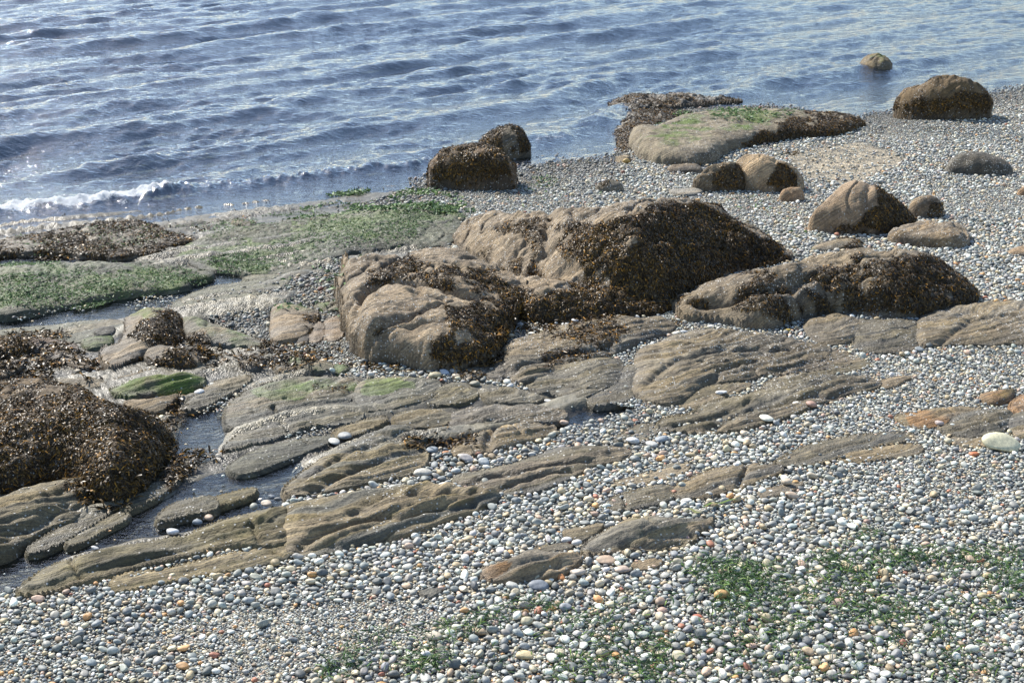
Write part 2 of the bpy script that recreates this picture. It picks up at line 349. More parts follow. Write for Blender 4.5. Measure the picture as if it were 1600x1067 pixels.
# ------------------------------------------------------------------ rocks
RES = .011
HX0, HY0, HNX, HNY = -10.5, 4.5, 2050, 2400
HMAP = np.full((HNY, HNX), -9.0)
STR = R_(31)
TAN = (.245,.20,.145); BRN = (.20,.165,.115); OLV = (.155,.135,.09); GRY = (.17,.155,.125); WETG = (.115,.115,.095); ORG = (.36,.22,.12); DRK = (.075,.06,.04); SAN = (.33,.255,.17)
ROCKS = {}
def smooth_poly(P, n=2):
    P = np.asarray(P, float)
    for _ in range(n):
        Q = np.roll(P, -1, 0); P = np.stack([.75*P+.25*Q, .25*P+.75*Q], 1).reshape(-1, 2)
    return P
def lobe_field(XX, YY, GZ, out, H, R, pw, seed, rim=.6, plat=False, asp=0):
    P = smooth_poly(out); fx_, fy_, _ = locate(P[:, 0], P[:, 1], 0); d0 = sdist(XX[::2, ::2], YY[::2, ::2], np.stack([fx_, fy_], 1)).max()
    if not asp and (R is None or R < .2): H = min(H, .55*d0+.015)
    P = smooth_poly(out); ext = np.zeros(len(P))
    for j, (xc, yc) in enumerate(P):            # how tall the outline is in each column: low where the rock tapers
        yy = [a[1]+(b[1]-a[1])*(xc-a[0])/(b[0]-a[0]) for a, b in zip(P, np.roll(P, -1, 0)) if (a[0]-xc-.01)*(b[0]-xc-.01) < 0]
        ext[j] = max(yy)-min(yy) if len(yy) > 1 else 0
    nxt = np.roll(P, -1, 0); prv = np.roll(P, 1, 0); t = nxt-prv
    area = np.sum(P[:, 0]*nxt[:, 1]-nxt[:, 0]*P[:, 1]); nrm = np.stack([t[:, 1], -t[:, 0]], 1)*(1 if area > 0 else -1)
    up = np.clip(-nrm[:, 1]/(np.hypot(nrm[:, 0], nrm[:, 1])+1e-9), 0, 1)
    for _ in range(2): up = (np.roll(up, 1)+up+np.roll(up, -1))/3
    ppm = (P[:, 1]+260)*.94/HC; Hl = rim*np.minimum(H, .6*ext/ppm)
    if asp:                                     # a block: about as deep as it is wide, the rest of its outline is height
        dpx = asp*np.ptp(P[:, 0])*(P[:, 1].max()+260)/F; fr_ = np.clip(1-dpx/ext.max(), .3, .8); H = min(H, 1.15*float(ext.max()*fr_/ppm.mean())); Hl = fr_*(P[:, 1].max()-P[:, 1])/ppm
    xs_, ys_, zs = locate(P[:, 0], P[:, 1], Hl if asp else Hl*up)
    d = sdist(XX, YY, np.stack([xs_, ys_], 1)); dmx_ = max(d.max(), .02); d = d + ((.10 if not asp else .04)*min(H, .3)*fbm(XX*7, YY*7, seed, 3) + (.11 if not plat else .5)*min(dmx_, .3)*fbm(XX*2.6, YY*2.6, seed+9, 2 if not plat else 4)) + (.012 if rim > .5 or plat else .03)
    dm = max(d.max(), .02); Rr = min(R if R else dm*.95, dm*.95)
    if asp: Rr = max(Rr, .8*dm)
    tt = np.clip(d/Rr, 0, 1); h = (1-(1-tt)**pw)**(1/pw)
    h = h*(1+.20*fbm(XX*1.6/max(H*2.2, .35), YY*1.6/max(H*2.2, .35), seed+5, 3))*(.82+.18*np.clip(d/dm, 0, 1))*H
    h = np.where(d > 0, h, 2.5*d)
    # match the crest line seen in the photograph
    px, _ = proj(XX, YY, GZ); pb = 10.; b0 = P[:, 0].min(); nb = int((P[:, 0].max()-b0)/pb)+1; sc = np.ones(nb)
    ins = d > .01; bi = np.clip(((px-b0)/pb).astype(int), 0, nb-1); want = np.full(nb, np.nan)
    for j in range(nb):
        xc = b0+(j+.5)*pb; yy = []
        for i in range(len(P)):
            a, b = P[i], P[(i+1) % len(P)]
            if (a[0]-xc)*(b[0]-xc) < 0: yy.append(a[1]+(b[1]-a[1])*(xc-a[0])/(b[0]-a[0]))
        if yy: want[j] = min(yy)
    fi = np.flatnonzero(ins); fb = bi.ravel()[fi]; gx, gy, gz_, hf = XX.ravel()[fi], YY.ravel()[fi], GZ.ravel()[fi], h.ravel()[fi]
    _, pyg = proj(gx, gy, gz_); o = np.argsort(fb, kind='stable'); cuts = np.searchsorted(fb[o], np.arange(nb+1))
    for it in range(5):
        cen = b0+(np.arange(nb)+.5)*pb; _, py = proj(gx, gy, gz_+hf*np.interp(px.ravel()[fi], cen, sc)); s2 = sc.copy()
        for j in range(nb):
            ix = o[cuts[j]:cuts[j+1]]
            if len(ix) < 3 or np.isnan(want[j]): continue
            m = ix[np.argmin(py[ix])]; r = (pyg[m]-want[j]+6)/(pyg[m]-py[m]+6); s2[j] = np.clip(sc[j]*np.clip(r, .6, 1.6), .35, 1.7 if not asp else 1.12)
        sc = s2
        if asp and nb > 3: md = np.median(sc[1:-1]); sc = np.clip(sc, .6*md, 1.12*md); e_ = max(1, nb//6); sc[:e_] = np.minimum(sc[:e_], .85*md); sc[-e_:] = np.minimum(sc[-e_:], .85*md)
        if nb > 24: sc[:5] = sc[5]; sc[-5:] = sc[-6]
        if nb > 12: sc[:3] = np.minimum(sc[:3], sc[3]); sc[-3:] = np.minimum(sc[-3:], sc[-4])
        for _ in range(4 if it < 4 else 8): sc = np.convolve(np.pad(sc, 1, 'edge'), [.25, .5, .25], 'valid')
    h = np.where(ins, h*np.interp(px, b0+(np.arange(nb)+.5)*pb, sc), h)
    return h, d
def make_fronds(name, P, N, dens_dir, L, Wd, cols, mat, parent=None, origin=None, seg=3, curl=.5, fork=False, seed=1, down=.75):
    r = np.random.default_rng(seed); n = len(P)
    rd = r.normal(size=(n, 3)); D = dens_dir*down + rd*.6; D -= N*np.sum(D*N, 1, keepdims=True); D /= np.linalg.norm(D, axis=1, keepdims=True)+1e-9
    tw = r.normal(0, .55, (n, 1)); N2 = N + rd[:, ::-1]*.35; N2 /= np.linalg.norm(N2, axis=1, keepdims=True)
    S = np.cross(D, N2); S /= np.linalg.norm(S, axis=1, keepdims=True)+1e-9
    Vs = []; Cs = []; lift = r.uniform(.15, 1.0, (n, 1))*curl
    for i in range(seg+1):
        t = i/seg; wdt = Wd[:, None]*(.35+.9*t-.45*t*t*t)
        c = P + D*L[:, None]*t + N2*(L[:, None]*lift*math.sin(t*2.4)*.6) + N*.004
        a = tw*t*1.8; Sr = S*np.cos(a)+N2*np.sin(a)
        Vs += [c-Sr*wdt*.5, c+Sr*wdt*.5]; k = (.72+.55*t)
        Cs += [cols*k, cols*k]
    V = np.stack(Vs, 1); Cc = np.stack(Cs, 1); m = (seg+1)*2
    q = np.array([[2*i, 2*i+1, 2*i+3, 2*i+2] for i in range(seg)]); Fc = (np.arange(n)[:, None, None]*m+q[None]).reshape(-1, 4)
    return link_mesh(name, V.reshape(-1, 3), Fc, mat, parent, attrs={'col': Cc.reshape(-1, 3)}, origin=origin)
def weed_cols(n, r, warm=.35):
    k = r.uniform(0, 1, (n, 1)); dark = np.array([.026,.017,.008]); ol = np.array([.085,.052,.016]); og_ = np.array([.22,.11,.018]); pl = np.array([.10,.075,.05])
    c = np.where(k < .48, dark, np.where(k < .84, ol, np.where(k < .94, og_, pl))); return c*r.uniform(.6, 1.5, (n, 1))

def rock(key, label, cat, lobes, col, wet=.2, barn=.4, weed=(), green=(), orange=(), groove=(), strata=1.0, group=None, R=.13, pw=2.2, band=None, bumpy=1.0, name='sandstone_ledge', sparse=()):
    """lobes: list of (outline in the photo, height)"""
    seed = sum(ord(ch)*(i+3) for i, ch in enumerate(key)) % 997
    allp = np.concatenate([np.asarray(l[0], float) for l in lobes]); Hm = max(l[1] for l in lobes)
    x, y, _ = locate(allp[:, 0], allp[:, 1], 0); x2, y2, _ = locate(allp[:, 0], allp[:, 1], .7*Hm)
    xa, xb = min(x.min(), x2.min())-.12, max(x.max(), x2.max())+.12; ya, yb = min(y.min(), y2.min())-.12, y2.max()+.3
    ya, yb = min(y2.min(), y.min())-.12, max(y2.max(), min(y.max(), y2.max()+(.4 if key[0] != 'T' else 2.2)))+.15
    i0, i1 = int((xa-HX0)/RES), int((xb-HX0)/RES)+1; j0, j1 = int((ya-HY0)/RES), int((yb-HY0)/RES)+1
    XX, YY = np.meshgrid(HX0+np.arange(i0, i1)*RES, HY0+np.arange(j0, j1)*RES); GZ = ground(XX, YY)
    h = None
    for li, l in enumerate(lobes):
        Rl = l[2] if len(l) > 2 else R
        hh, dd = lobe_field(XX, YY, GZ, l[0], l[1]*(.5 if 'ledge' in name else 1), Rl, pw, seed+li*31, .6 if 'ledge' not in name else .4, name == 'rock_platform', .62 if (key[0] == 'T' and 'boulder' in name) else 0)
        if h is None: h, d = hh, dd
        else:
            k = .05*Hm; m = np.maximum(h, hh); h = np.where((h > 0) & (hh > 0), m + k*np.exp(-np.abs(h-hh)/k)*.5, m); d = np.maximum(d, dd)
    # layering along the strike
    wp = .10*fbm(XX*1.1, YY*1.1, 400, 3); dw = np.clip(d, 0, .25)
    u = (-XX*math.sin(STR)+YY*math.cos(STR)) + wp + .35*dw + .55*np.maximum(h, 0) + .02*fbm(XX*5, YY*5, 410, 3)
    def saw(q): f = q-np.floor(q); return sst(0, 1, np.where(f < .64, f/.64, (1-f)/.36))
    inside = d > .0; ed = sst(0, .05, d)
    idx = np.floor(u/.11+.7*noise(u*3, u*0, 5)); 
    am = strata*min(.020, Hm*.11)
    h = h + ed*am*(saw(u/.115+.8*noise(XX*1.3, YY*1.3, 420))-.5)*(.4+.6*sst(-.3, .5, noise(XX*1.7+5, YY*1.7, 430))) + ed*am*.16*np.sin(6.283*(u/.05+1.1*noise(XX*2, YY*2, 421)))
    h = h + ed*bumpy*(.022*min(1, Hm*3)*fbm(XX*5, YY*5, seed+2, 4) + .010*sst(0, .14, d)*fbm(XX*20, YY*20, seed+3, 3))
    if Hm > .25 and bumpy > 1:
        rn = 1-np.abs(fbm(XX*2.1+.3*noise(XX*6, YY*6, 8), YY*2.8, seed+90, 3))*2.2
        h = h - ed*.045*np.clip(rn, 0, 1)**5*np.clip(Hm*1.8, 0, 1)
    # cracks across the beds
    if strata > 0:
        jx = XX*math.cos(STR+1.35)+YY*math.sin(STR+1.35) ; v = XX*math.cos(STR)+YY*math.sin(STR)+.12*fbm(XX*2, YY*2, 440, 2)
        fj = np.abs(((v/.9+.3*noise(u*2, v*0, 9)) % 1)-.5)*.9; on = noise(u*1.4+3, np.floor(v/.9)*3.1, 445) > .05
        h = h - ed*np.where(on, .35*min(Hm, .08)*np.exp(-(fj/.012)**2), 0)
    gm = np.zeros(h.shape)
    PX, PY = proj(XX, YY, GZ+h)
    for gr in groove:
        pts, dep, wid = gr; gp = np.array(pts, float); dl = []
        for a in gp:
            q = (PX-a[0])**2+((PY-a[1])*1.2)**2 + np.where(d > 0, 0, 1e6); jm = np.unravel_index(np.argmin(q), q.shape); dl.append((XX[jm], YY[jm]))
        d2 = np.full(h.shape, 1e9)
        xo = XX+.02*fbm(XX*9, YY*9, 71, 2)
        for i in range(len(dl)-1):
            (ax, ay), (bx, by) = dl[i], dl[i+1]; L = (bx-ax)**2+(by-ay)**2+1e-9
            t = np.clip(((xo-ax)*(bx-ax)+(YY-ay)*(by-ay))/L, 0, 1); d2 = np.minimum(d2, (xo-ax-t*(bx-ax))**2+(YY-ay-t*(by-ay))**2)
        k = np.exp(-d2/wid**2); gm = np.maximum(gm, k); h = np.where(h > 0, np.maximum(h-dep*k, h*.15), h)
    Z = GZ + np.maximum(h, -.06) - .0
    PX, PY = proj(XX, YY, Z)
    # colour
    c = np.array(col)[None, None]*np.array([1.03, 1.0, .93 if 'ledge' not in name else .84])*np.ones(h.shape+(3,))
    b1 = 1.3*(noise(u*9.3, u*0+1, 450)+.6*noise(u*25, u*0, 451))
    tan = np.array((.31,.25,.17)); gry = np.array((.15,.15,.14)); dk = np.array((.085,.075,.055))
    sb = .5 if band is None else band
    c = c + (tan-c)*(sb*sst(.25, .75, b1))[..., None]; c = c + (gry-c)*(sb*.9*sst(.2, .7, -b1))[..., None]
    c = c*(1+(.8 if name == 'rock_platform' else .3)*fbm(XX*2.3, YY*2.3, seed+40, 4))[..., None]
    if allp[:, 0].mean() < 760 and 'ledge' in name: c = c*np.array([.82, .83, .76])
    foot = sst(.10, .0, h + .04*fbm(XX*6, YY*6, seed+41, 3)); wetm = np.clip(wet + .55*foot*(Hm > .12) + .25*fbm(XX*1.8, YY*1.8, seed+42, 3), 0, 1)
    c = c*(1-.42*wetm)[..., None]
    for po, k in [(p, 1.) for p in green] + [(p, .5) for p in orange]:
        nz = fbm(XX*5, YY*5, seed+50, 4); msk = inpoly(PX+14*noise(XX*7, YY*7, 3), PY+9*noise(XX*7, YY*7, 4), po)*np.clip(.55+1.5*nz, 0, 1)
        gc = np.array((.085,.135,.022)) if k == 1. else np.array((.27,.14,.045)); c = c+(gc-c)*(msk*.72)[..., None]
    # rockweed growing on the rock
    Pm = np.zeros(h.shape)
    for po, de in weed:
        nz = fbm(XX*3.2, YY*3.2, seed+70, 4)*1.1+.35*noise(XX*16, YY*16, 72)
        mm = inpoly(PX+16*noise(XX*6, YY*6, 5), PY+9*noise(XX*6, YY*6, 6), po)
        Pm = np.maximum(Pm, mm*(de*sst(.02, .22, nz+1.35*de-.62)))
    Pm *= (d > -.01)
    c = c + (np.array((.055,.040,.022))-c)*(.8*np.clip(Pm*1.3, 0, 1))[..., None]
    keep = d > -.03
    qi = keep[:-1, :-1] & keep[1:, :-1] & keep[:-1, 1:] & keep[1:, 1:]
    nxw = XX.shape[1]; jj, ii = np.nonzero(qi); a = jj*nxw+ii; Fc = np.stack([a, a+1, a+1+nxw, a+nxw], 1)
    used = np.unique(Fc); mp = np.zeros(XX.size, int); mp[used] = np.arange(len(used)); Fc = mp[Fc]
    V = np.stack([XX.ravel()[used], YY.ravel()[used], Z.ravel()[used]], 1)
    org = np.array([V[:, 0].mean(), V[:, 1].mean(), GZ[keep].mean()])
    bn = np.clip(barn*(.6+.8*fbm(XX*1.9, YY*1.9, seed+60, 3)), 0, 1)
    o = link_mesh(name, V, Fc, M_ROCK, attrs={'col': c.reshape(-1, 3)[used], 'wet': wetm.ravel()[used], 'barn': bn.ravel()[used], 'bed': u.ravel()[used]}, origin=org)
    tag(o, label, cat, group)
    sub = HMAP[j0:j1, i0:i1]; HMAP[j0:j1, i0:i1] = np.maximum(sub, np.where(d > -.01, Z, -9))
    ROCKS[key] = (o, allp.mean(0), label)
    # normals
    gy_, gx_ = np.gradient(Z, RES); NN = np.stack([-gx_, -gy_, np.ones_like(Z)], -1); nl = np.linalg.norm(NN, axis=-1); NN /= nl[..., None]
    dn = np.stack([-gx_, -gy_, -(gx_**2+gy_**2)], -1); dn /= np.linalg.norm(dn, axis=-1, keepdims=True)+1e-6
    rr = np.random.default_rng(seed)
    if Pm.max() > 0:
        lam = Pm*nl*RES*RES*WEEDN; cnt = rr.poisson(lam); jj, ii = np.nonzero(cnt); rep = cnt[jj, ii]; jj = np.repeat(jj, rep); ii = np.repeat(ii, rep); n = len(jj)
        if n > 10:
            P = np.stack([XX[jj, ii]+rr.uniform(-.5, .5, n)*RES, YY[jj, ii]+rr.uniform(-.5, .5, n)*RES, Z[jj, ii]], 1)
            wm = noise(P[:, 0]*3, P[:, 1]*3, 88)
            cl = weed_cols(n, rr, .4)*(1+.35*wm)[:, None]
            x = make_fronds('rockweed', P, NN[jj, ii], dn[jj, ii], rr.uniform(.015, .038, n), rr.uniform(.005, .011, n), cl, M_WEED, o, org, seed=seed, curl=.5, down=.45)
            tag(x, kind='stuff')
    # bright barnacle shells
    if barn > .45:
        lam = np.clip(bn-.35, 0, 1)*sst(.05, .3, fbm(XX*3, YY*3, seed+80, 3))*(d > .01)*(Pm < .2)*RES*RES*nl*900; cnt = rr.poisson(lam); jj, ii = np.nonzero(cnt); n = len(jj)
        if n > 20:
            P = np.stack([XX[jj, ii]+rr.uniform(-.5, .5, n)*RES, YY[jj, ii]+rr.uniform(-.5, .5, n)*RES, Z[jj, ii]], 1)
            rad = rr.uniform(.0025, .006, n)[:, None]; Nn = NN[jj, ii]; T = np.cross(Nn, [0.3, .9, .1]); T /= np.linalg.norm(T, axis=1, keepdims=True); B = np.cross(Nn, T)
            vs = []
            for k in range(5): an = k*1.2566; vs.append(P+(T*math.cos(an)+B*math.sin(an))*rad-Nn*.002)
            for k in range(5): an = k*1.2566; vs.append(P+(T*math.cos(an)+B*math.sin(an))*rad*.45+Nn*rad*.8)
            V = np.stack(vs, 1).reshape(-1, 3); q = np.array([[k, (k+1) % 5, 5+(k+1) % 5, 5+k] for k in range(5)]+[[5, 6, 7, 8]])
            x = link_mesh('barnacles', V, (np.arange(n)[:, None, None]*10+q[None]).reshape(-1, 4), M_BARN, o, origin=org, smooth=False); tag(x, kind='stuff')
    return o
WEEDN = 9500
NP1, NP2, NP3 = 1850000, 400000, 185000

# --- the big weedy boulders in the middle
rock('A1', 'largest boulder, its right half covered in brown rockweed, in the middle of the beach', 'boulder',
 [([(709,385),(714,362),(721,348),(746,332),(795,327),(847,332),(861,325),(893,321),(935,325),(970,315),(1005,308),(1037,304),(1075,308),(1112,321),(1150,340),(1187,362),(1225,392),(1242,404),(1180,420),(1130,430),(1085,462),(1020,485),(930,482),(860,470),(800,440),(760,410)], .72, .9),
  ([(770,440),(800,430),(880,440),(1000,450),(1085,458),(1060,484),(1000,498),(930,503),(870,505),(820,505),(785,480)], .22, .25),
  ([(771,452),(780,436),(812,427),(848,431),(866,446),(860,462),(800,470)], .27, .14),
  ([(836,420),(840,402),(856,394),(880,400),(900,430),(880,460),(848,450)], .42, .16)],
 TAN, .05, .75, R=None, pw=1.75, strata=.45, bumpy=1.6, band=.25, name='boulder',
 weed=[([(905,352),(960,340),(1010,330),(1050,318),(1080,310),(1125,322),(1250,406),(1130,430),(1090,470),(1040,495),(960,505),(860,512),(800,500),(770,455),(800,445),(860,455),(900,440),(905,410),(880,390)], 1.0), ([(1050,318),(1125,322),(1250,406),(1130,430),(1090,470),(1000,480),(960,440),(1000,380)], 1.3),
       ([(760,352),(850,343),(855,372),(835,400),(850,430),(800,425),(770,430),(790,405),(830,395),(820,372),(790,362)], .62), ([(745,360),(770,362),(762,400),(740,396)], .45), ([(860,340),(930,345),(900,360),(870,352)], .5)],
 groove=[([(860,346),(861,360),(855,392),(838,404),(838,425)], .05, .04), ([(770,432),(800,424),(850,428)], .08, .05)])
rock('A2', 'large pale boulder with bulging steep left face, left of the biggest boulder', 'boulder',
 [([(529,480),(533,440),(538,402),(560,393),(600,396),(627,395),(652,389),(669,384),(704,384),(725,388),(746,402),(774,416),(806,440),(826,470),(800,515),(700,525),(600,520),(546,530),(534,515)], .56, .26),
  ([(546,552),(546,525),(556,498),(564,476),(573,456),(592,443),(637,444),(690,451),(732,465),(790,482),(800,520),(770,570),(725,581),(676,580),(613,572),(566,566)], .46, .30),
  ([(574,548),(580,522),(602,503),(644,493),(669,480),(718,472),(775,482),(800,520),(770,565),(700,578),(622,568)], .34, .24)],
 TAN, .05, .62, R=.3, pw=2.7, strata=.35, bumpy=1.3, band=.25, name='boulder',
 weed=[([(570,446),(578,424),(610,415),(640,404),(662,412),(640,432),(600,440)], .9), ([(640,432),(700,420),(770,420),(815,450),(840,500),(800,540),(780,585),(690,590),(672,545),(700,520),(690,480),(740,478),(720,452),(660,446)], .93), ([(590,520),(600,500),(640,482),(660,480),(640,495)], .5), ([(545,560),(560,556),(640,572),(640,590),(548,585)], .8)],
 groove=[([(570,456),(592,440),(637,441),(690,448),(735,462)], .14, .05), ([(576,540),(582,520),(602,502),(644,492),(669,479),(718,471)], .06, .03), ([(540,440),(560,427),(600,416),(650,412)], .08, .04), ([(548,530),(556,500),(566,466)], .06, .035)])
rock('B', 'long low barnacled boulder with rockweed on its right end, behind the striped ledges', 'boulder',
 [([(1046,486),(1056,471),(1079,459),(1094,445),(1124,434),(1169,423),(1202,420),(1240,406),(1285,395),(1337,388),(1375,389),(1424,388),(1454,396),(1480,415),(1502,437),(1525,464),(1529,474),(1450,492),(1412,500),(1367,500),(1319,492),(1274,496),(1232,512),(1180,516),(1112,503),(1067,505)], .42, .45),
  ([(1080,462),(1094,446),(1130,432),(1180,424),(1210,430),(1240,460),(1200,485),(1110,480)], .30, .22)],
 BRN, .1, .8, strata=.5, bumpy=1.5, band=.3, name='boulder',
 weed=[([(1185,425),(1240,440),(1260,420),(1330,395),(1352,398),(1340,430),(1380,405),(1440,398),(1480,410),(1535,472),(1450,497),(1330,490),(1250,485),(1220,500),(1150,480),(1060,485),(1050,470),(1120,462)], .66), ([(1390,400),(1450,398),(1532,472),(1440,490),(1370,470)], .85)],
 groove=[([(1090,470),(1160,462),(1230,450),(1260,430)], .08, .05), ([(1230,505),(1250,490),(1330,470),(1390,470)], .09, .05)])
# --- ledges right of centre
rock('C1', 'rounded barnacled ledge end with small tide pool at its left tip', 'rock ledge', [([(1261,503),(1270,494),(1300,490),(1330,491),(1345,505),(1340,530),(1310,542),(1285,540),(1264,522)], .16)], BRN, .15, .8, R=.12)
rock('C2', 'low barnacled ledge joined between the rounded ledge end and the right edge ledge', 'rock ledge', [([(1330,500),(1375,496),(1431,500),(1440,520),(1431,548),(1367,554),(1335,545)], .14)], OLV, .25, .85)
rock('C3', 'striped ledge sloping up to the right edge below the low weedy boulder', 'rock ledge', [([(1431,512),(1446,492),(1472,479),(1525,474),(1577,469),(1610,470),(1690,480),(1690,532),(1600,540),(1525,540),(1469,541),(1434,546)], .2)], BRN, .15, .75, groove=[([(1470,535),(1520,500),(1590,490)], .03, .03)])
rock('D1', 'smooth ledge with a dark weed stripe, in front of the biggest boulder', 'rock ledge',
 [([(795,585),(788,560),(795,540),(830,521),(875,507),(935,497),(970,492),(1000,495),(1030,497),(1052,509),(1045,520),(990,540),(950,556),(900,572),(850,592),(810,600)], .24, .2), ([(760,583),(766,562),(786,556),(800,570),(800,596),(772,596)], .16, .1)],
 BRN, .15, .7, R=.2, weed=[([(900,515),(960,490),(985,500),(965,545),(920,560),(840,580),(845,560),(900,545)], .62)], groove=[([(795,580),(840,560),(900,548),(950,540)], .05, .04)])
rock('D2', 'smooth oval olive ledge in front of the ledge with the weed stripe', 'rock ledge', [([(823,600),(851,580),(886,567),(935,556),(963,558),(966,580),(959,602),(930,616),(900,626),(872,614),(833,612)], .17)], OLV, .2, .6, R=.16)
rock('D3', 'narrow barnacled ledge wedged between two broad smooth ledges', 'rock ledge', [([(915,625),(949,602),(970,577),(985,568),(1004,572),(1000,610),(975,630),(930,634)], .13)], OLV, .25, .6)
rock('D4', 'broad fan shaped striped ledge peppered with barnacles, centre right', 'rock ledge',
 [([(996,617),(998,575),(1003,548),(1022,535),(1067,520),(1112,512),(1169,519),(1210,521),(1262,535),(1300,548),(1262,575),(1200,585),(1161,597),(1094,600),(1070,628),(1040,636),(1012,632)], .24, .2), ([(1150,590),(1200,565),(1262,548),(1315,546),(1330,560),(1322,578),(1262,582),(1200,588)], .12, .1)],
 BRN, .15, .9, band=.5, groove=[([(1010,600),(1060,560),(1130,545),(1240,545)], .03, .03), ([(1100,600),(1130,575),(1180,560)], .03, .03)])
rock('D5', 'small dark low ledge at the right tail of the fan shaped ledge', 'rock ledge', [([(1260,584),(1275,568),(1315,557),(1352,562),(1358,574),(1322,582),(1285,588)], .09)], OLV, .35, .6)
rock('D6', 'thin dark ledge under the front lip of the fan shaped ledge', 'rock ledge', [([(1060,634),(1080,612),(1110,602),(1160,598),(1175,604),(1140,618),(1105,630),(1080,640)], .10)], OLV, .3, .6)
rock('E', 'long dark lumpy ledge running through pebbles below the fan shaped ledge', 'rock ledge',
 [([(1030,672),(1045,655),(1079,647),(1105,630),(1150,616),(1202,609),(1202,594),(1232,582),(1285,584),(1322,587),(1352,591),(1377,602),(1360,611),(1315,618),(1285,633),(1240,648),(1195,664),(1150,676),(1100,680),(1060,676)], .2, .16)],
 OLV, .2, .85, groove=[([(1110,670),(1160,640),(1240,625),(1300,618)], .04, .035), ([(1060,665),(1120,650),(1170,625)], .03, .03)])
rock('E2', 'nearly buried flat rock at the right tip of the long lumpy ledge', 'rock', [([(1370,606),(1385,590),(1412,586),(1425,592),(1405,602),(1385,609)], .05)], BRN, .2, .3, name='flat_rock')
# --- middle foreground ledges
rock('G1', 'low smooth brown ledge directly above the weed tuft', 'rock ledge', [([(613,656),(637,640),(690,638),(706,650),(700,664),(672,668),(640,668)], .1)], BRN, .35, .3)
rock('G2', 'low reddish brown twin humped ledge right of centre by wet channel', 'rock ledge', [([(700,654),(725,637),(781,630),(800,636),(826,628),(865,638),(884,648),(875,659),(830,662),(790,660),(746,670),(710,672)], .14)], BRN, .3, .5, R=.1)
rock('F', 'pale tan ledge shaped like a fish beside the pebble strip', 'rock ledge', [([(704,711),(725,690),(760,669),(784,662),(823,661),(865,668),(861,680),(823,687),(795,698),(760,704),(732,715)], .17)], (.24,.19,.12), .15, .65, groove=[([(775,668),(762,685),(765,702)], .05, .02)], R=.14)
rock('H', 'wedge ledge with strong tan stripes left of the weed tuft', 'rock ledge', [([(440,776),(462,745),(500,713),(540,693),(590,671),(612,660),(640,662),(652,690),(668,716),(645,742),(600,753),(540,766),(490,777)], .2, .2)], (.21,.175,.12), .15, .6, band=.95, groove=[([(490,765),(545,735),(600,712),(650,705)], .04, .03), ([(470,750),(530,715),(590,690),(630,682)], .03, .025)],
     weed=[([(455,715),(480,700),(525,676),(520,694),(470,726)], .8)])
rock('I', 'flat dark olive striped ledge pointing into the pebbles, centre bottom', 'rock ledge', [([(706,750),(746,735),(788,728),(830,714),(865,700),(900,697),(935,697),(970,702),(985,709),(963,718),(914,730),(893,746),(865,760),(823,772),(788,774),(745,768)], .15, .14)], OLV, .3, .3, band=.7, groove=[([(730,755),(800,738),(880,722),(960,712)], .035, .025), ([(780,765),(830,745),(890,735)], .03, .02)])
rock('I2', 'small olive hump on the far side of the flat dark ledge', 'rock ledge', [([(888,723),(905,706),(930,698),(968,702),(984,710),(960,720),(920,726)], .13)], OLV, .2, .3, band=.4)
rock('J1', 'longest foreground ledge, smooth whale backed left half', 'rock ledge',
 [([(30,933),(42,915),(56,904),(82,882),(124,866),(187,855),(262,841),(300,836),(319,822),(375,803),(412,793),(446,789),(452,822),(450,853),(405,850),(319,864),(255,880),(210,888),(165,904),(112,916),(60,930)], .24, .2)],
 (.19,.165,.105), .12, .35, band=.45, bumpy=.8, groove=[([(60,915),(150,885),(260,860),(350,830),(440,812)], .02, .03)])
rock('J2', 'longest foreground ledge, right half with tan ribs, split off by a crack', 'rock ledge',
 [([(448,853),(450,820),(449,792),(480,780),(532,769),(585,765),(620,759),(672,753),(718,758),(749,766),(777,772),(774,785),(746,798),(690,819),(620,841),(567,851),(525,862),(480,866),(455,866)], .24, .2)],
 (.22,.18,.115), .1, .3, band=.95, bumpy=.8, groove=[([(552,800),(600,775),(680,765),(750,768)], .03, .03), ([(470,845),(520,825),(560,812),(640,800),(740,785)], .045, .03), ([(460,858),(530,848),(600,838)], .03, .03)])
rock('J3', 'lower lumpy shelf at the foot of the longest ledge', 'rock ledge', [([(176,922),(187,898),(221,893),(262,891),(285,881),(337,870),(400,858),(445,856),(455,868),(412,880),(337,895),(258,908),(191,924)], .10, .07)], OLV, .25, .4, bumpy=1.6)
rock('K', 'dark curved ledge just above the green topped rock', 'rock ledge', [([(952,798),(961,779),(988,766),(1020,757),(1040,754),(1054,766),(1050,780),(1031,789),(979,802)], .14)], OLV, .2, .4, band=.6)
rock('K1', 'thin grey ledge sunk in pebbles behind the dark curved ledge', 'rock ledge', [([(955,763),(988,747),(1031,734),(1060,722),(1075,728),(1060,742),(1010,752)], .06)], GRY, .35, .2)
rock('L', 'brown whale backed ledge with a crack, among pebbles right of centre', 'rock ledge', [([(1049,768),(1075,748),(1110,733),(1163,725),(1206,728),(1222,736),(1198,749),(1145,767),(1097,782),(1062,780)], .17, .15)], BRN, .15, .35, band=.7, groove=[([(1165,728),(1160,745),(1150,764)], .04, .015)])
rock('M', 'small tan rock just right of the whale backed ledge with a crack', 'rock', [([(1185,780),(1189,766),(1224,755),(1259,757),(1240,768),(1204,783)], .09)], BRN, .15, .2, name='half_buried_rock')
rock('N', 'long narrow dark ledge across pebbles toward the right edge', 'rock ledge', [([(1206,729),(1241,704),(1285,689),(1338,680),(1403,677),(1428,684),(1400,694),(1373,697),(1320,710),(1276,727),(1233,731)], .13)], OLV, .25, .3, band=.6)
rock('N2', 'lighter ledge with a pale tip lying against the long narrow ledge', 'rock ledge', [([(1311,720),(1329,704),(1382,694),(1421,695),(1439,702),(1425,712),(1382,719),(1338,725)], .11)], BRN, .15, .3)
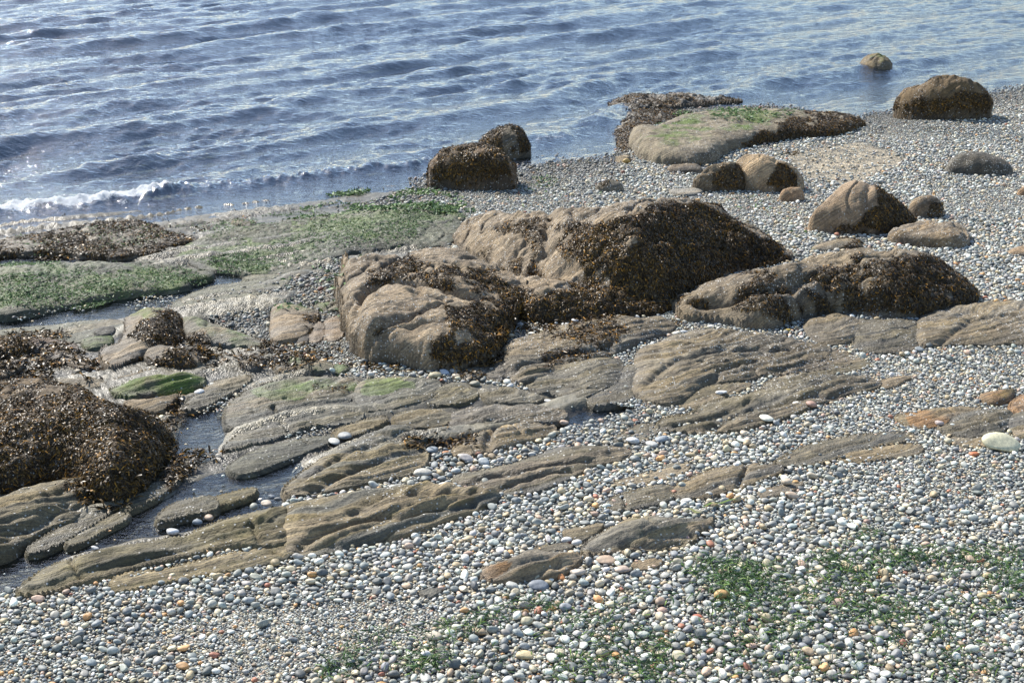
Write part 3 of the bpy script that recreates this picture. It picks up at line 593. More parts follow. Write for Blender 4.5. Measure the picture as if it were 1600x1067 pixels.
rock('O1', 'small orange brown mossy rock near the right edge', 'rock', [([(1529,626),(1540,611),(1570,605),(1588,610),(1577,630),(1551,634)], .08)], BRN, .2, .2, orange=[[(1520,640),(1520,600),(1600,600),(1590,640)]], green=[[(1550,616),(1580,608),(1580,618)]], name='mossy_rock')
rock('O2', 'orange tinted ledge cut off by the right edge', 'rock ledge', [([(1575,640),(1600,613),(1640,608),(1680,630),(1670,660),(1610,650)], .14)], BRN, .2, .3, orange=[[(1560,660),(1560,600),(1700,600),(1700,660)]])
rock('O3', 'low orange banded ledge left of the right edge group', 'rock ledge', [([(1397,653),(1431,643),(1469,636),(1525,636),(1534,645),(1487,648),(1476,663),(1450,671),(1420,668)], .1)], BRN, .2, .3, orange=[[(1420,640),(1500,640),(1480,675),(1420,675)]])
rock('O4', 'olive ledge with fine white specks in the right edge group', 'rock ledge', [([(1465,671),(1487,652),(1535,638),(1576,639),(1572,664),(1557,678),(1522,686),(1487,682)], .14)], OLV, .15, .6)
rock('O5', 'curled striped ledge touching the right edge under the orange one', 'rock ledge', [([(1572,656),(1590,641),(1640,635),(1680,660),(1660,690),(1600,690),(1583,678)], .15)], OLV, .15, .4, band=.8)
rock('O6', 'flat pale shelf beside the cream white stone at right', 'rock ledge', [([(1491,694),(1494,683),(1530,679),(1557,680),(1585,686),(1560,694),(1520,700)], .07)], BRN, .3, .2)
rock('P', 'green topped layered rock surrounded by pebbles, lower right of centre', 'rock',
 [([(909,868),(922,845),(953,823),(988,807),(1031,804),(1075,809),(1110,814),(1113,822),(1084,841),(1088,850),(1031,863),(966,864),(926,873)], .19, .18)], (.22,.19,.125), .08, .3, band=.8, green=[[(945,830),(985,806),(1035,812),(1040,826),(990,834)]], groove=[([(930,855),(970,838),(1030,830),(1080,830)], .035, .03), ([(965,862),(975,845),(1020,848),(1060,845)], .04, .02)], name='layered_rock')
rock('Q', 'small dark smooth rock touching the left of the green topped rock', 'rock', [([(879,834),(890,824),(915,819),(942,821),(935,836),(910,851),(890,848)], .09)], OLV, .25, .2, name='smooth_rock')
rock('R', 'isolated sandstone hump with pinkish left end, lowest rock in the pebbles', 'rock', [([(745,902),(760,885),(795,867),(837,860),(886,859),(910,874),(900,890),(875,904),(830,912),(795,914),(758,913)], .17, .17)], (.25,.2,.135), .08, .1, band=.75, orange=[[(735,920),(740,880),(795,872),(775,918)]], groove=[([(820,905),(835,885),(870,878)], .04, .02)], name='sandstone_hump')
rock('R2', 'thin dark slab peeking out behind the isolated sandstone hump', 'rock', [([(832,862),(845,852),(870,849),(898,852),(890,862),(850,866)], .05)], OLV, .3, .1, name='slab')
rock('S1', 'small flat buried stone below left of the isolated hump', 'rock', [([(655,931),(662,920),(684,917),(690,926),(676,934)], .04)], WETG, .3, .1, name='buried_stone')
rock('S2', 'flat buried slab right of the isolated hump, flush with the pebbles', 'rock', [([(988,888),(996,877),(1020,873),(1036,879),(1026,890),(1000,893)], .04)], BRN, .1, .1, name='buried_stone')
# --- left foreground ledges
rock('Z2', 'brown sloping ledge at the left edge below the rockweed mound', 'rock ledge', [([(-60,880),(-60,775),(0,776),(38,761),(105,743),(146,737),(156,751),(135,785),(124,808),(75,830),(38,846),(0,872)], .28, .3)], BRN, .15, .6, weed=[([(95,750),(150,740),(160,800),(115,800)], .5)], groove=[([(0,840),(50,815),(110,790)], .04, .03)])
rock('Z3', 'dark narrow ridge next to the left edge ledge', 'rock ledge', [([(42,866),(67,841),(109,815),(150,792),(184,788),(163,804),(122,832),(75,858)], .14)], OLV, .3, .3)
rock('Z4', 'second dark narrow ridge nearer the shallow channel', 'rock ledge', [([(103,853),(131,830),(165,811),(195,799),(193,812),(158,827),(127,846)], .1)], OLV, .35, .3)
rock('Z5', 'green grey wedge ledge under the dark weed clump, left', 'rock ledge', [([(190,801),(202,781),(232,751),(259,721),(292,717),(288,738),(263,763),(228,786)], .14)], OLV, .25, .3, weed=[([(255,750),(290,715),(300,760),(270,775)], .5)])
rock('Z6', 'small humped ledge standing in the shallow channel', 'rock ledge', [([(243,820),(262,792),(292,777),(326,775),(336,789),(328,801),(281,808)], .13)], OLV, .2, .5)
rock('Z7', 'small tapering ledge right of the humped one in the channel', 'rock ledge', [([(330,794),(336,777),(375,766),(398,764),(390,775),(352,787)], .1)], OLV, .2, .4)
rock('Z8', 'low grey olive ledge between two weed clumps, left of centre', 'rock ledge', [([(355,730),(390,706),(424,694),(480,684),(520,679),(512,692),(461,710),(412,731),(375,740)], .09)], WETG, .4, .3, weed=[([(400,690),(440,676),(450,686),(410,700)], .6)])
rock('AA1', 'flat green tinted upper ledge with curved layers, left of centre', 'rock ledge', [([(350,664),(364,632),(385,608),(420,596),(472,589),(525,589),(556,594),(558,618),(520,640),(440,645),(400,665),(365,672)], .15, .14)], GRY, .3, .2, band=.8, green=[[(400,605),(470,588),(560,592),(555,606),(470,618),(420,622)]], weed=[([(470,605),(540,598),(545,612),(490,618)], .45)])
rock('AA1b', 'flat lower ledge with curved layers under the green tinted one', 'rock ledge', [([(350,706),(360,690),(386,669),(431,643),(487,631),(560,626),(568,650),(545,664),(487,664),(450,678),(405,690)], .13, .12)], GRY, .3, .3, band=.8, weed=[([(400,688),(440,668),(480,662),(430,690)], .4)])
rock('AA2', 'mossy topped slab with pale edge, just below the pale boulder', 'rock ledge', [([(555,614),(563,597),(595,588),(644,587),(679,594),(686,609),(664,626),(620,641),(567,646),(558,632)], .15, .14)], GRY, .2, .2, band=.8, green=[[(560,600),(600,586),(650,590),(640,606),(570,618)]])
rock('AA3', 'rough small ledge right of the mossy topped slab', 'rock ledge', [([(664,628),(680,604),(725,601),(748,617),(726,628),(690,632)], .11)], OLV, .35, .5, bumpy=1.8)
rock('AA4', 'wet knobbly ledge left of the shallow pool in the centre', 'rock ledge', [([(748,610),(775,604),(810,606),(846,618),(840,628),(790,628),(760,624)], .1)], OLV, .45, .4, bumpy=2)
rock('AA5', 'small worn ledge above the tan striped wedge', 'rock ledge', [([(522,684),(528,672),(550,660),(595,652),(604,657),(580,669),(545,684)], .1)], BRN, .25, .5)
rock('Y', 'leaning tongue of bare rock between pool and weed, left', 'rock ledge', [([(286,642),(297,624),(322,607),(350,588),(392,589),(380,604),(345,622),(315,638)], .13)], (.16,.145,.12), .25, .1, weed=[([(320,630),(380,600),(400,610),(345,640)], .6)])
rock('X', 'long green mossy mound left of centre', 'mossy rock', [([(166,612),(196,597),(231,587),(273,583),(315,585),(326,594),(315,609),(280,618),(210,623),(175,619)], .17, .15)], OLV, .2, .1, green=[[(160,625),(170,590),(300,575),(330,600),(300,622)], [(180,600),(330,588),(300,622)]], name='mossy_rock')
rock('X2', 'bare brown rock in front of the green mossy mound', 'rock', [([(190,634),(205,624),(245,617),(282,618),(274,634),(254,648),(222,646)], .12)], BRN, .3, .1, name='bare_rock', weed=[([(250,650),(275,615),(295,612),(280,650)], .7)])
rock('Z', 'big rounded mound buried under brown rockweed at the left edge', 'boulder',
 [([(-80,780),(-80,600),(0,594),(35,591),(80,593),(133,607),(157,621),(196,632),(245,657),(268,688),(262,720),(250,745),(212,784),(150,787),(105,750),(30,775)], .27, .6)],
 (.125,.095,.06), .15, .5, strata=.2, bumpy=1.5, band=.1, name='boulder',
 weed=[([(-90,640),(0,660),(60,650),(110,640),(150,620),(175,620),(250,650),(285,690),(262,760),(200,800),(130,800),(110,750),(0,785),(-90,790)], 1.0), ([(-90,590),(60,585),(160,605),(180,640),(60,660),(-90,660)], .85)])
# --- upper left cluster
rock('V1', 'hump with sandy face and weed cap in the left rock cluster', 'rock', [([(155,578),(157,545),(168,530),(192,524),(192,498),(206,482),(245,476),(273,481),(284,503),(292,530),(265,550),(222,564),(182,582)], .26, .18)], (.2,.165,.12), .15, .1, name='weedy_rock', strata=.4, weed=[([(215,500),(240,480),(285,478),(300,530),(260,545),(230,535),(210,520)], .9), ([(180,590),(220,560),(260,570),(230,590)], .7), ([(160,545),(150,520),(170,520)], .5)], green=[[(190,500),(195,476),(250,472),(260,485),(220,492)]])
rock('V2', 'green streaked slab sloping right from the weed capped hump', 'rock', [([(284,500),(301,491),(336,502),(360,512),(395,526),(424,543),(395,548),(340,545),(310,542),(288,530)], .17, .13)], (.17,.16,.12), .25, .1, name='green_slab', strata=.4, green=[[(290,500),(310,492),(400,530),(360,535)], [(340,520),(420,540),(380,548)]], weed=[([(290,520),(330,520),(340,540),(290,545)], .6), ([(395,530),(450,545),(440,560),(400,550)], .8)])
rock('V3', 'bare brown rock ringed with dark weed in the left cluster', 'rock', [([(222,566),(224,546),(245,537),(280,540),(315,538),(334,559),(315,575),(287,582),(240,576)], .18, .12)], (.19,.16,.12), .2, .05, name='bare_rock', strata=.3, weed=[([(240,560),(290,548),(300,575),(270,588),(235,582)], .75), ([(310,545),(345,535),(370,545),(360,575),(330,575)], .9)])
rock('V4', 'egg shaped bare rock nested in dark weed', 'rock', [([(370,568),(374,558),(386,551),(409,551),(415,568),(400,581),(380,578)], .13, .1)], (.17,.15,.12), .2, .05, strata=.2, name='bare_rock')
rock('V5', 'smaller bare rock right of the egg shaped rock', 'rock', [([(427,578),(430,570),(441,564),(456,568),(459,580),(445,584)], .09, .08)], (.15,.135,.105), .25, .05, strata=.2, name='bare_rock')
rock('V6', 'wet green rock at the foot of the pale boulder', 'mossy rock', [([(449,565),(453,558),(490,558),(514,567),(522,578),(507,583),(465,578)], .1)], (.13,.125,.09), .4, .05, strata=.2, green=[[(445,555),(480,555),(520,570),(500,580)]], name='mossy_rock')
rock('V7', 'dark green wet cobble left of the pale boulder base', 'mossy rock', [([(520,576),(526,569),(542,570),(545,582),(530,586)], .07)], (.09,.1,.06), .5, .05, strata=.2, green=[[(515,565),(550,565),(530,580)]], name='mossy_rock')
rock('U1', 'pale rounded block topped with algae in front of the pebble gap', 'boulder', [([(422,530),(423,495),(426,478),(437,471),(465,472),(490,481),(500,490),(492,515),(478,530),(455,538),(432,540)], .2, .12)], (.24,.19,.13), .1, .05, strata=.3, name='boulder', green=[[(425,480),(440,468),(490,478),(480,490),(450,484)]], weed=[([(470,490),(500,484),(515,500),(500,530),(485,520)], .8), ([(420,535),(450,535),(460,560),(430,560)], .7)])
rock('U2', 'right of two small tan blocks leaning on the pale boulder', 'rock', [([(505,522),(509,498),(525,491),(534,506),(536,527),(520,539),(508,534)], .16, .1)], (.22,.17,.12), .1, .05, strata=.3, name='tan_block')
rock('U3', 'left of two small tan blocks beside the algae topped block', 'rock', [([(480,534),(482,508),(497,502),(506,508),(504,530),(494,540)], .14, .09)], (.21,.165,.12), .1, .05, strata=.3, name='tan_block')
rock('U4', 'dark round cobble in the weed under the algae topped block', 'rock', [([(457,532),(462,522),(473,519),(483,526),(481,538),(468,542)], .1, .09)], (.075,.07,.065), .2, .05, strata=0, name='cobble')
rock('U5', 'small algae covered stone squeezed behind the two tan blocks', 'mossy rock', [([(490,482),(498,473),(522,467),(534,478),(528,490),(505,488)], .1)], (.16,.15,.1), .25, .05, green=[[(485,490),(495,465),(540,465),(520,480)]], name='mossy_rock')
rock('W1', 'bare tan rock with sagging back in the far left weed', 'rock', [([(63,558),(72,545),(82,542),(108,547),(140,561),(144,580),(120,578),(90,566)], .13, .1)], (.21,.165,.12), .15, .05, strata=.3, name='bare_rock')
rock('W2', 'bare tan rock at the left edge above the rockweed mound', 'rock', [([(-40,598),(-20,575),(0,569),(21,561),(43,558),(36,578),(18,592)], .13, .1)], (.2,.16,.12), .15, .05, strata=.3, name='bare_rock')
rock('W3', 'weed draped reddish rock in the upper left cluster', 'rock', [([(-60,560),(-50,530),(0,524),(52,528),(84,526),(115,541),(122,555),(95,556),(60,552),(20,562)], .15, .12)], (.18,.13,.1), .25, .1, strata=.3, weed=[([(-60,525),(30,525),(50,545),(20,565),(-60,570)], .8), ([(85,530),(120,545),(115,560),(90,550)], .7)], name='weedy_rock')
rock('W4', 'low worn rock above the right shoulder of the rockweed mound', 'rock', [([(84,603),(96,591),(140,590),(168,594),(165,606),(140,612),(105,606)], .1)], (.17,.15,.11), .25, .05, name='low_rock')
rock('W5', 'low sandy rock behind the green mossy mound', 'rock', [([(171,596),(196,583),(224,579),(246,581),(232,589),(198,598)], .09)], (.19,.165,.12), .2, .05, name='low_rock')
rock('W6', 'pale green wet slab beside the pool, far left', 'mossy rock', [([(125,540),(136,526),(160,522),(178,528),(172,545),(140,550)], .08)], (.14,.15,.1), .4, 0, green=[[(120,555),(125,520),(185,520),(175,550)]], name='mossy_rock')
rock('W7', 'lumpy dark speckled stone standing in the left pool', 'rock', [([(146,524),(150,514),(165,507),(178,511),(180,521),(165,527)], .08, .07)], (.09,.09,.085), .3, .5, strata=0, bumpy=2, name='cobble')
rock('W8', 'flat pale wet shelf along the near side of the left pool', 'rock ledge', [([(-60,535),(-60,522),(0,517),(70,510),(140,500),(190,497),(190,512),(150,520),(128,536),(60,534),(0,528)], .05, .08)], (.16,.165,.15), .5, .1, strata=.5)
# --- flat tidal platform, left
LET = []
rock('BB1', 'flat platform carpeted in green seaweed at the left edge', 'rock platform', [([(-90,500),(-90,425),(0,414),(52,411),(140,408),(190,410),(245,407),(301,418),(331,431),(315,441),(280,455),(210,464),(147,472),(87,483),(17,493)], .055, .14)], (.10,.11,.075), .45, .2, band=.1, strata=.5, bumpy=1.8, name='rock_platform', green=[[(-90,485),(-90,425),(60,410),(330,425),(300,440),(150,462)]])
rock('BB2', 'broad grey platform mottled green between the waves and the boulders', 'rock platform', [([(270,402),(285,377),(345,357),(420,350),(480,340),(525,333),(600,322),(690,320),(742,338),(726,368),(700,384),(600,392),(536,400),(490,412),(448,422),(402,429),(360,421),(322,416)], .045, .16)], (.095,.105,.075), .45, .25, band=.1, strata=.6, bumpy=1.8, name='rock_platform', green=[[(270,400),(300,380),(480,375),(500,400),(400,428),(320,414)], [(450,350),(600,325),(740,330),(700,350),(560,370),(450,370)]])
rock('BB3', 'low reef strip under amber seaweed at the left waterline', 'rock platform', [([(-90,415),(-90,385),(0,374),(52,366),(105,357),(157,346),(231,343),(240,356),(287,366),(292,378),(262,396),(200,399),(140,402),(60,396),(0,402)], .06, .12)], (.13,.11,.08), .6, .1, band=.1, bumpy=2, name='rock_platform', weed=[([(-90,425),(-90,375),(50,362),(150,342),(245,340),(290,370),(290,390),(220,402),(100,395),(40,412)], .8)])
rock('BB4', 'wet grey slabs between the tide pool and the pebble gap', 'rock ledge', [([(264,478),(301,458),(339,446),(385,440),(440,436),(455,438),(413,455),(367,476),(332,487),(290,484)], .06, .06)], (.16,.165,.15), .5, .05, band=.2)
rock('BB5', 'smaller wet slab upper right of the grey slabs', 'rock ledge', [([(375,436),(420,425),(470,412),(500,410),(490,420),(450,432),(410,440)], .05, .06)], (.16,.165,.15), .5, .05, band=.2)
rock('BB6', 'low dark point of rock running into the waves, upper left', 'rock', [([(295,300),(310,294),(340,295),(350,300),(330,306)], .12, .1)], (.06,.06,.055), .6, .1, strata=0, name='low_rock')
# --- boulders at the water's edge and beyond
rock('T13', 'blocky boulder shaggy with brown weed at the waterline', 'boulder', [([(670,287),(669,262),(673,245),(687,230),(712,222),(737,218),(770,216),(784,224),(797,245),(803,275),(806,295),(780,299),(730,298),(690,293)], .56, .13)], (.17,.12,.075), .15, .7, strata=.2, bumpy=2, pw=3.4, band=.1, name='boulder', weed=[([(660,305),(666,255),(720,240),(790,215),(815,290),(805,305)], 1.0), ([(665,260),(690,225),(785,210),(760,245)], .55)])
rock('T14', 'dark weedy boulder standing in water behind the blocky boulder', 'boulder', [([(742,218),(752,205),(769,197),(790,192),(806,193),(824,203),(831,235),(810,252),(770,250)], .42, .22)], (.11,.09,.055), .3, .3, strata=.2, bumpy=2, name='boulder', weed=[([(740,225),(750,195),(815,185),(835,220),(800,240)], .9)])
rock('T11', 'long smooth slab with a green top and a dark undercut, at the water edge', 'rock slab',
 [([(985,238),(984,212),(1020,197),(1050,184),(1085,176),(1130,172),(1184,169),(1230,171),(1260,173),(1307,175),(1335,185),(1356,199),(1330,207),(1294,216),(1241,217),(1197,226),(1160,232),(1130,243),(1119,252),(1085,262),(1053,260),(1015,254)], .28, .22)],
 (.19,.17,.13), .1, .6, strata=.2, band=.15, bumpy=.9, name='rock_slab', green=[[(1020,225),(1070,176),(1190,160),(1260,172),(1160,200),(1070,222)], [(1000,215),(1080,180),(1180,166),(1230,176),(1120,205)]], weed=[([(1225,185),(1260,172),(1310,172),(1360,200),(1300,222),(1240,222),(1190,236),(1165,232),(1190,210)], .85), ([(985,260),(990,240),(1060,258),(1110,255),(1090,270)], .3)])  # dark rockweed on the steep side also stands in for the undercut's shadow
rock('T12', 'ragged low reef of weed at the left end of the long slab', 'rock ledge', [([(935,185),(950,172),(985,166),(1040,170),(1085,178),(1050,188),(1010,198),(985,212),(986,240),(970,232),(955,212),(945,200)], .14, .1)], (.12,.1,.06), .5, .4, strata=0, bumpy=3, weed=[([(930,190),(950,165),(1090,175),(1040,195),(1000,205),(995,250),(960,230)], .8)])
rock('T12b', 'low wave washed weed reef offshore of the long slab', 'rock ledge', [([(948,162),(965,152),(1010,148),(1060,148),(1110,153),(1170,162),(1120,165),(1060,172),(990,176),(955,178)], .30, .21)], (.09,.075,.05), .7, .2, strata=0, bumpy=3, name='weedy_reef', weed=[([(940,172),(955,145),(1070,142),(1180,160),(1100,170),(1000,168)], .62)])
rock('T8', 'dark wedge rock with a lit left slope by the slab end', 'boulder', [([(1077,294),(1097,271),(1115,256),(1132,245),(1158,252),(1165,275),(1160,298),(1119,302)], .36, .16)], (.17,.135,.09), .1, .5, strata=.2, band=.1, bumpy=1.4, name='boulder', weed=[([(1115,300),(1120,262),(1140,245),(1165,255),(1165,300)], .6)])
rock('T9', 'tan boulder with saddle shaped top and weedy right side', 'boulder', [([(1142,268),(1140,246),(1152,233),(1180,235),(1205,243),(1228,253),(1250,270),(1254,292),(1228,298),(1197,302),(1168,293),(1152,275)], .36, .13)], SAN, .05, .4, strata=.2, band=.2, bumpy=1.4, name='boulder', weed=[([(1195,275),(1215,250),(1260,265),(1262,300),(1190,306)], .85), ([(1140,240),(1200,225),(1230,225),(1220,240),(1180,240)], .3)])
rock('T10', 'small tan stone in front of the saddle topped boulder', 'rock', [([(1217,308),(1222,296),(1232,290),(1250,291),(1258,302),(1246,315),(1226,317)], .14, .1)], (.32,.22,.14), .05, .2, strata=.2, name='small_boulder')
rock('T4', 'pointed boulder with bare pinkish left face and dark weedy right side', 'boulder', [([(1261,352),(1267,335),(1276,316),(1287,298),(1300,283),(1316,279),(1335,281),(1364,286),(1390,294),(1412,304),(1430,322),(1434,338),(1418,352),(1380,368),(1350,366),(1310,362)], .46, .24)], (.30,.225,.155), .0, .25, strata=.2, band=.2, bumpy=1.0, name='boulder', weed=[([(1310,372),(1330,345),(1365,320),(1360,292),(1400,296),(1440,330),(1425,360),(1380,376)], 1.0), ([(1290,365),(1320,345),(1330,370)], .7)], groove=[([(1362,286),(1350,310),(1352,340)], .03, .03)])
rock('T5', 'small round weedy stone tucked behind the pointed boulder', 'boulder', [([(1421,322),(1425,307),(1440,299),(1463,304),(1474,320),(1470,338),(1440,342),(1428,336)], .22, .16)], (.2,.15,.1), .1, .7, strata=0, bumpy=1.5, name='small_boulder', weed=[([(1440,345),(1450,315),(1480,310),(1475,345)], .5)])
rock('T6', 'oblong barnacled boulder with flat tan top, right of the pointed boulder', 'boulder', [([(1383,364),(1400,352),(1412,344),(1424,340),(1450,343),(1480,346),(1507,348),(1518,362),(1514,380),(1499,391),(1447,386),(1395,375)], .34, .08)], (.24,.185,.12), .1, .85, strata=.2, bumpy=1.3, pw=3.4, name='boulder')
rock('T7', 'small tan rock with green algae tail between larger boulders', 'rock', [([(1265,393),(1283,377),(1316,366),(1340,369),(1346,380),(1340,388),(1302,391)], .17, .13)], (.24,.2,.13), .1, .3, strata=.4, name='small_boulder', green=[[(1255,400),(1262,380),(1285,378),(1280,395)]], weed=[([(1320,375),(1350,370),(1350,392),(1325,392)], .7)])
rock('T1', 'large isolated brown boulder at the waterline, upper right', 'boulder', [([(1399,178),(1401,158),(1409,142),(1421,127),(1451,120),(1470,116),(1491,112),(1508,118),(1524,129),(1541,140),(1546,155),(1548,174),(1543,185),(1491,189),(1425,187)], .56, .14)], (.12,.085,.045), .05, .35, strata=.15, bumpy=2, pw=3, band=.05, name='boulder', weed=[([(1390,195),(1398,155),(1440,158),(1500,150),(1555,145),(1555,195)], .95), ([(1395,170),(1440,120),(1490,105),(1555,135),(1555,170)], .5)])
rock('T2', 'small green topped boulder awash in the water, upper right', 'boulder', [([(1341,106),(1348,90),(1360,82),(1378,79),(1390,88),(1395,106),(1392,122),(1368,128),(1344,122)], .5, .14)], (.13,.1,.05), .3, .2, strata=0, pw=4, bumpy=1.8, name='boulder', green=[[(1355,90),(1362,78),(1392,78),(1392,96)]])
rock('T3', 'smooth dark grey rounded boulder near the right edge', 'boulder', [([(1478,263),(1482,248),(1494,238),(1520,235),(1550,239),(1570,249),(1582,264),(1578,273),(1555,277),(1510,273),(1486,269)], .3, .15)], (.10,.095,.08), .15, .6, strata=0, bumpy=.7, band=.1, name='boulder')
rock('T15', 'small weedy stone on the far pebbles left of the slab', 'rock', [([(930,293),(935,281),(955,278),(972,284),(974,297),(950,303)], .12, .09)], (.19,.17,.13), .15, .4, strata=0, bumpy=2, name='small_boulder', weed=[([(928,290),(935,275),(960,276),(950,290)], .6)])
rock('T16', 'tan stone cut off by the right edge level with the biggest boulder', 'rock', [([(1573,396),(1582,386),(1610,379),(1640,384),(1640,400),(1600,402)], .14, .12)], (.33,.24,.15), .05, .1, strata=.1, name='small_boulder')
rock('T17', 'small orange stone at the right edge below the dark grey boulder', 'rock', [([(1590,304),(1594,292),(1612,286),(1630,296),(1625,308)], .12, .1)], (.38,.24,.14), .05, .05, strata=.1, name='small_boulder')
rock('T18', 'dark wet cobble right of a twin on the upper left platform', 'cobble', [([(376,353),(380,346),(390,345),(400,349),(398,356),(386,357)], .08, .07)], (.09,.08,.065), .3, .05, strata=0, name='cobble')
rock('T19', 'brown wet cobble left of its twin on the upper left platform', 'cobble', [([(362,350),(366,342),(376,342),(381,348),(374,354)], .07, .06)], (.13,.115,.09), .3, .05, strata=0, name='cobble')
rock('T20', 'long dark stone lying on the far pebbles below the long slab', 'rock', [([(1040,264),(1050,256),(1085,254),(1100,262),(1090,270),(1055,271)], .1, .08)], (.11,.085,.06), .2, .3, strata=0, bumpy=2, name='small_boulder')
rock('T21', 'flat grey stone behind the crest of the biggest boulder', 'rock', [([(1043,300),(1060,293),(1090,294),(1102,301),(1080,308),(1055,307)], .06, .06)], (.22,.22,.21), .1, .1, strata=0, name='flat_rock')
rock('T22', 'small rock awash between the blocky boulder and the slab', 'rock', [([(962,244),(968,238),(980,238),(986,246),(978,254),(966,252)], .1, .07)], (.2,.17,.12), .3, .3, strata=0, name='small_boulder')
rock('D7', 'small rock with pale barnacles filling the crack between boulder and ledge', 'rock', [([(720,592),(724,574),(736,560),(752,556),(764,570),(756,588),(736,598)], .13, .1)], OLV, .3, .3, name='small_boulder')
rock('P2', 'thin wet slab showing below the right half of the longest ledge', 'rock ledge', [([(958,690),(985,672),(1010,664),(1030,668),(1012,682),(985,694)], .04, .05)], GRY, .4, .2)

# ------------------------------------------------------------------ pebbles
def ico(sub):
    import bmesh
    bm = bmesh.new(); bmesh.ops.create_icosphere(bm, subdivisions=sub, radius=1); bm.verts.ensure_lookup_table()
    V = np.array([v.co[:] for v in bm.verts]); Fc = np.array([[v.index for v in f.verts] for f in bm.faces]); bm.free(); return V, Fc
def templates(sub, n, seed):
    V, Fc = ico(sub); r = np.random.default_rng(seed); T = []
    for k in range(n):
        W_ = V.copy()
        for j in range(3):
            dr = r.normal(size=3); dr /= np.linalg.norm(dr); W_ *= (1+.13*np.sin(W_@dr*2.2+r.uniform(0, 6)))[:, None]
        for j in range(r.integers(1, 5)):          # worn flats
            dr = r.normal(size=3); dr /= np.linalg.norm(dr); q = r.uniform(.62, .85); e = W_@dr-q; W_ -= dr[None]*np.clip(e, 0, None)[:, None]*.8
        T.append(W_/np.abs(W_).max(0))
    return np.array(T), Fc
def hlookup(x, y):
    i = np.clip(((x-HX0)/RES).astype(int), 0, HNX-1); j = np.clip(((y-HY0)/RES).astype(int), 0, HNY-1); return HMAP[j, i]
PAL = [('blue grey', (.20,.215,.225), .22), ('grey', (.27,.27,.26), .27), ('dark slate', (.11,.12,.125), .09), ('pale grey', (.44,.45,.44), .17), ('white', (.62,.61,.57), .08),
       ('beige', (.43,.38,.29), .12), ('tan', (.36,.285,.19), .055), ('pinkish', (.42,.30,.24), .03), ('orange', (.44,.25,.11), .012), ('reddish', (.30,.13,.085), .008)]
PN = [p[0] for p in PAL]; PC = np.array([p[1] for p in PAL])*np.array([1.12, 1.12, 1.02]); PP = np.array([p[2] for p in PAL]); PP /= PP.sum()
GAP = [(285,472),(330,462),(420,440),(470,405),(545,395),(545,500),(555,560),(430,575),(400,530),(330,500)]
STRIP = [(440,792),(470,768),(560,750),(650,742),(680,700),(760,712),(830,694),(900,664),(960,650),(1000,640),(1010,620),(1030,640),(1040,700),(900,700),(720,756),(600,762),(480,786)]
EDGE = [(640,345),(560,320),(660,290),(760,300),(740,345)]
def pdens(px, py, x, y):
    s = y-shore(x); d = np.ones(px.shape)
    cl = fbm(x*1.6, y*1.6, 61, 3); d = np.where(inpoly(px, py, MUD), np.where(cl > .42, .10, .002), d)
    d = np.where(inpoly(px, py, GAP), .85, d); d = np.where(inpoly(px, py, STRIP), .9, d)
    d = np.where(inpoly(px, py, SAND), .12, d); d = np.where(inpoly(px, py, FINE), .75, d)
    d = np.where((px < 640) & (py < 420) & ~inpoly(px, py, GAP), .003, d); d = np.where(inpoly(px, py, EDGE), .5, d)
    d = d*(1-.97*sst(.0, 1.6, s))
    return d
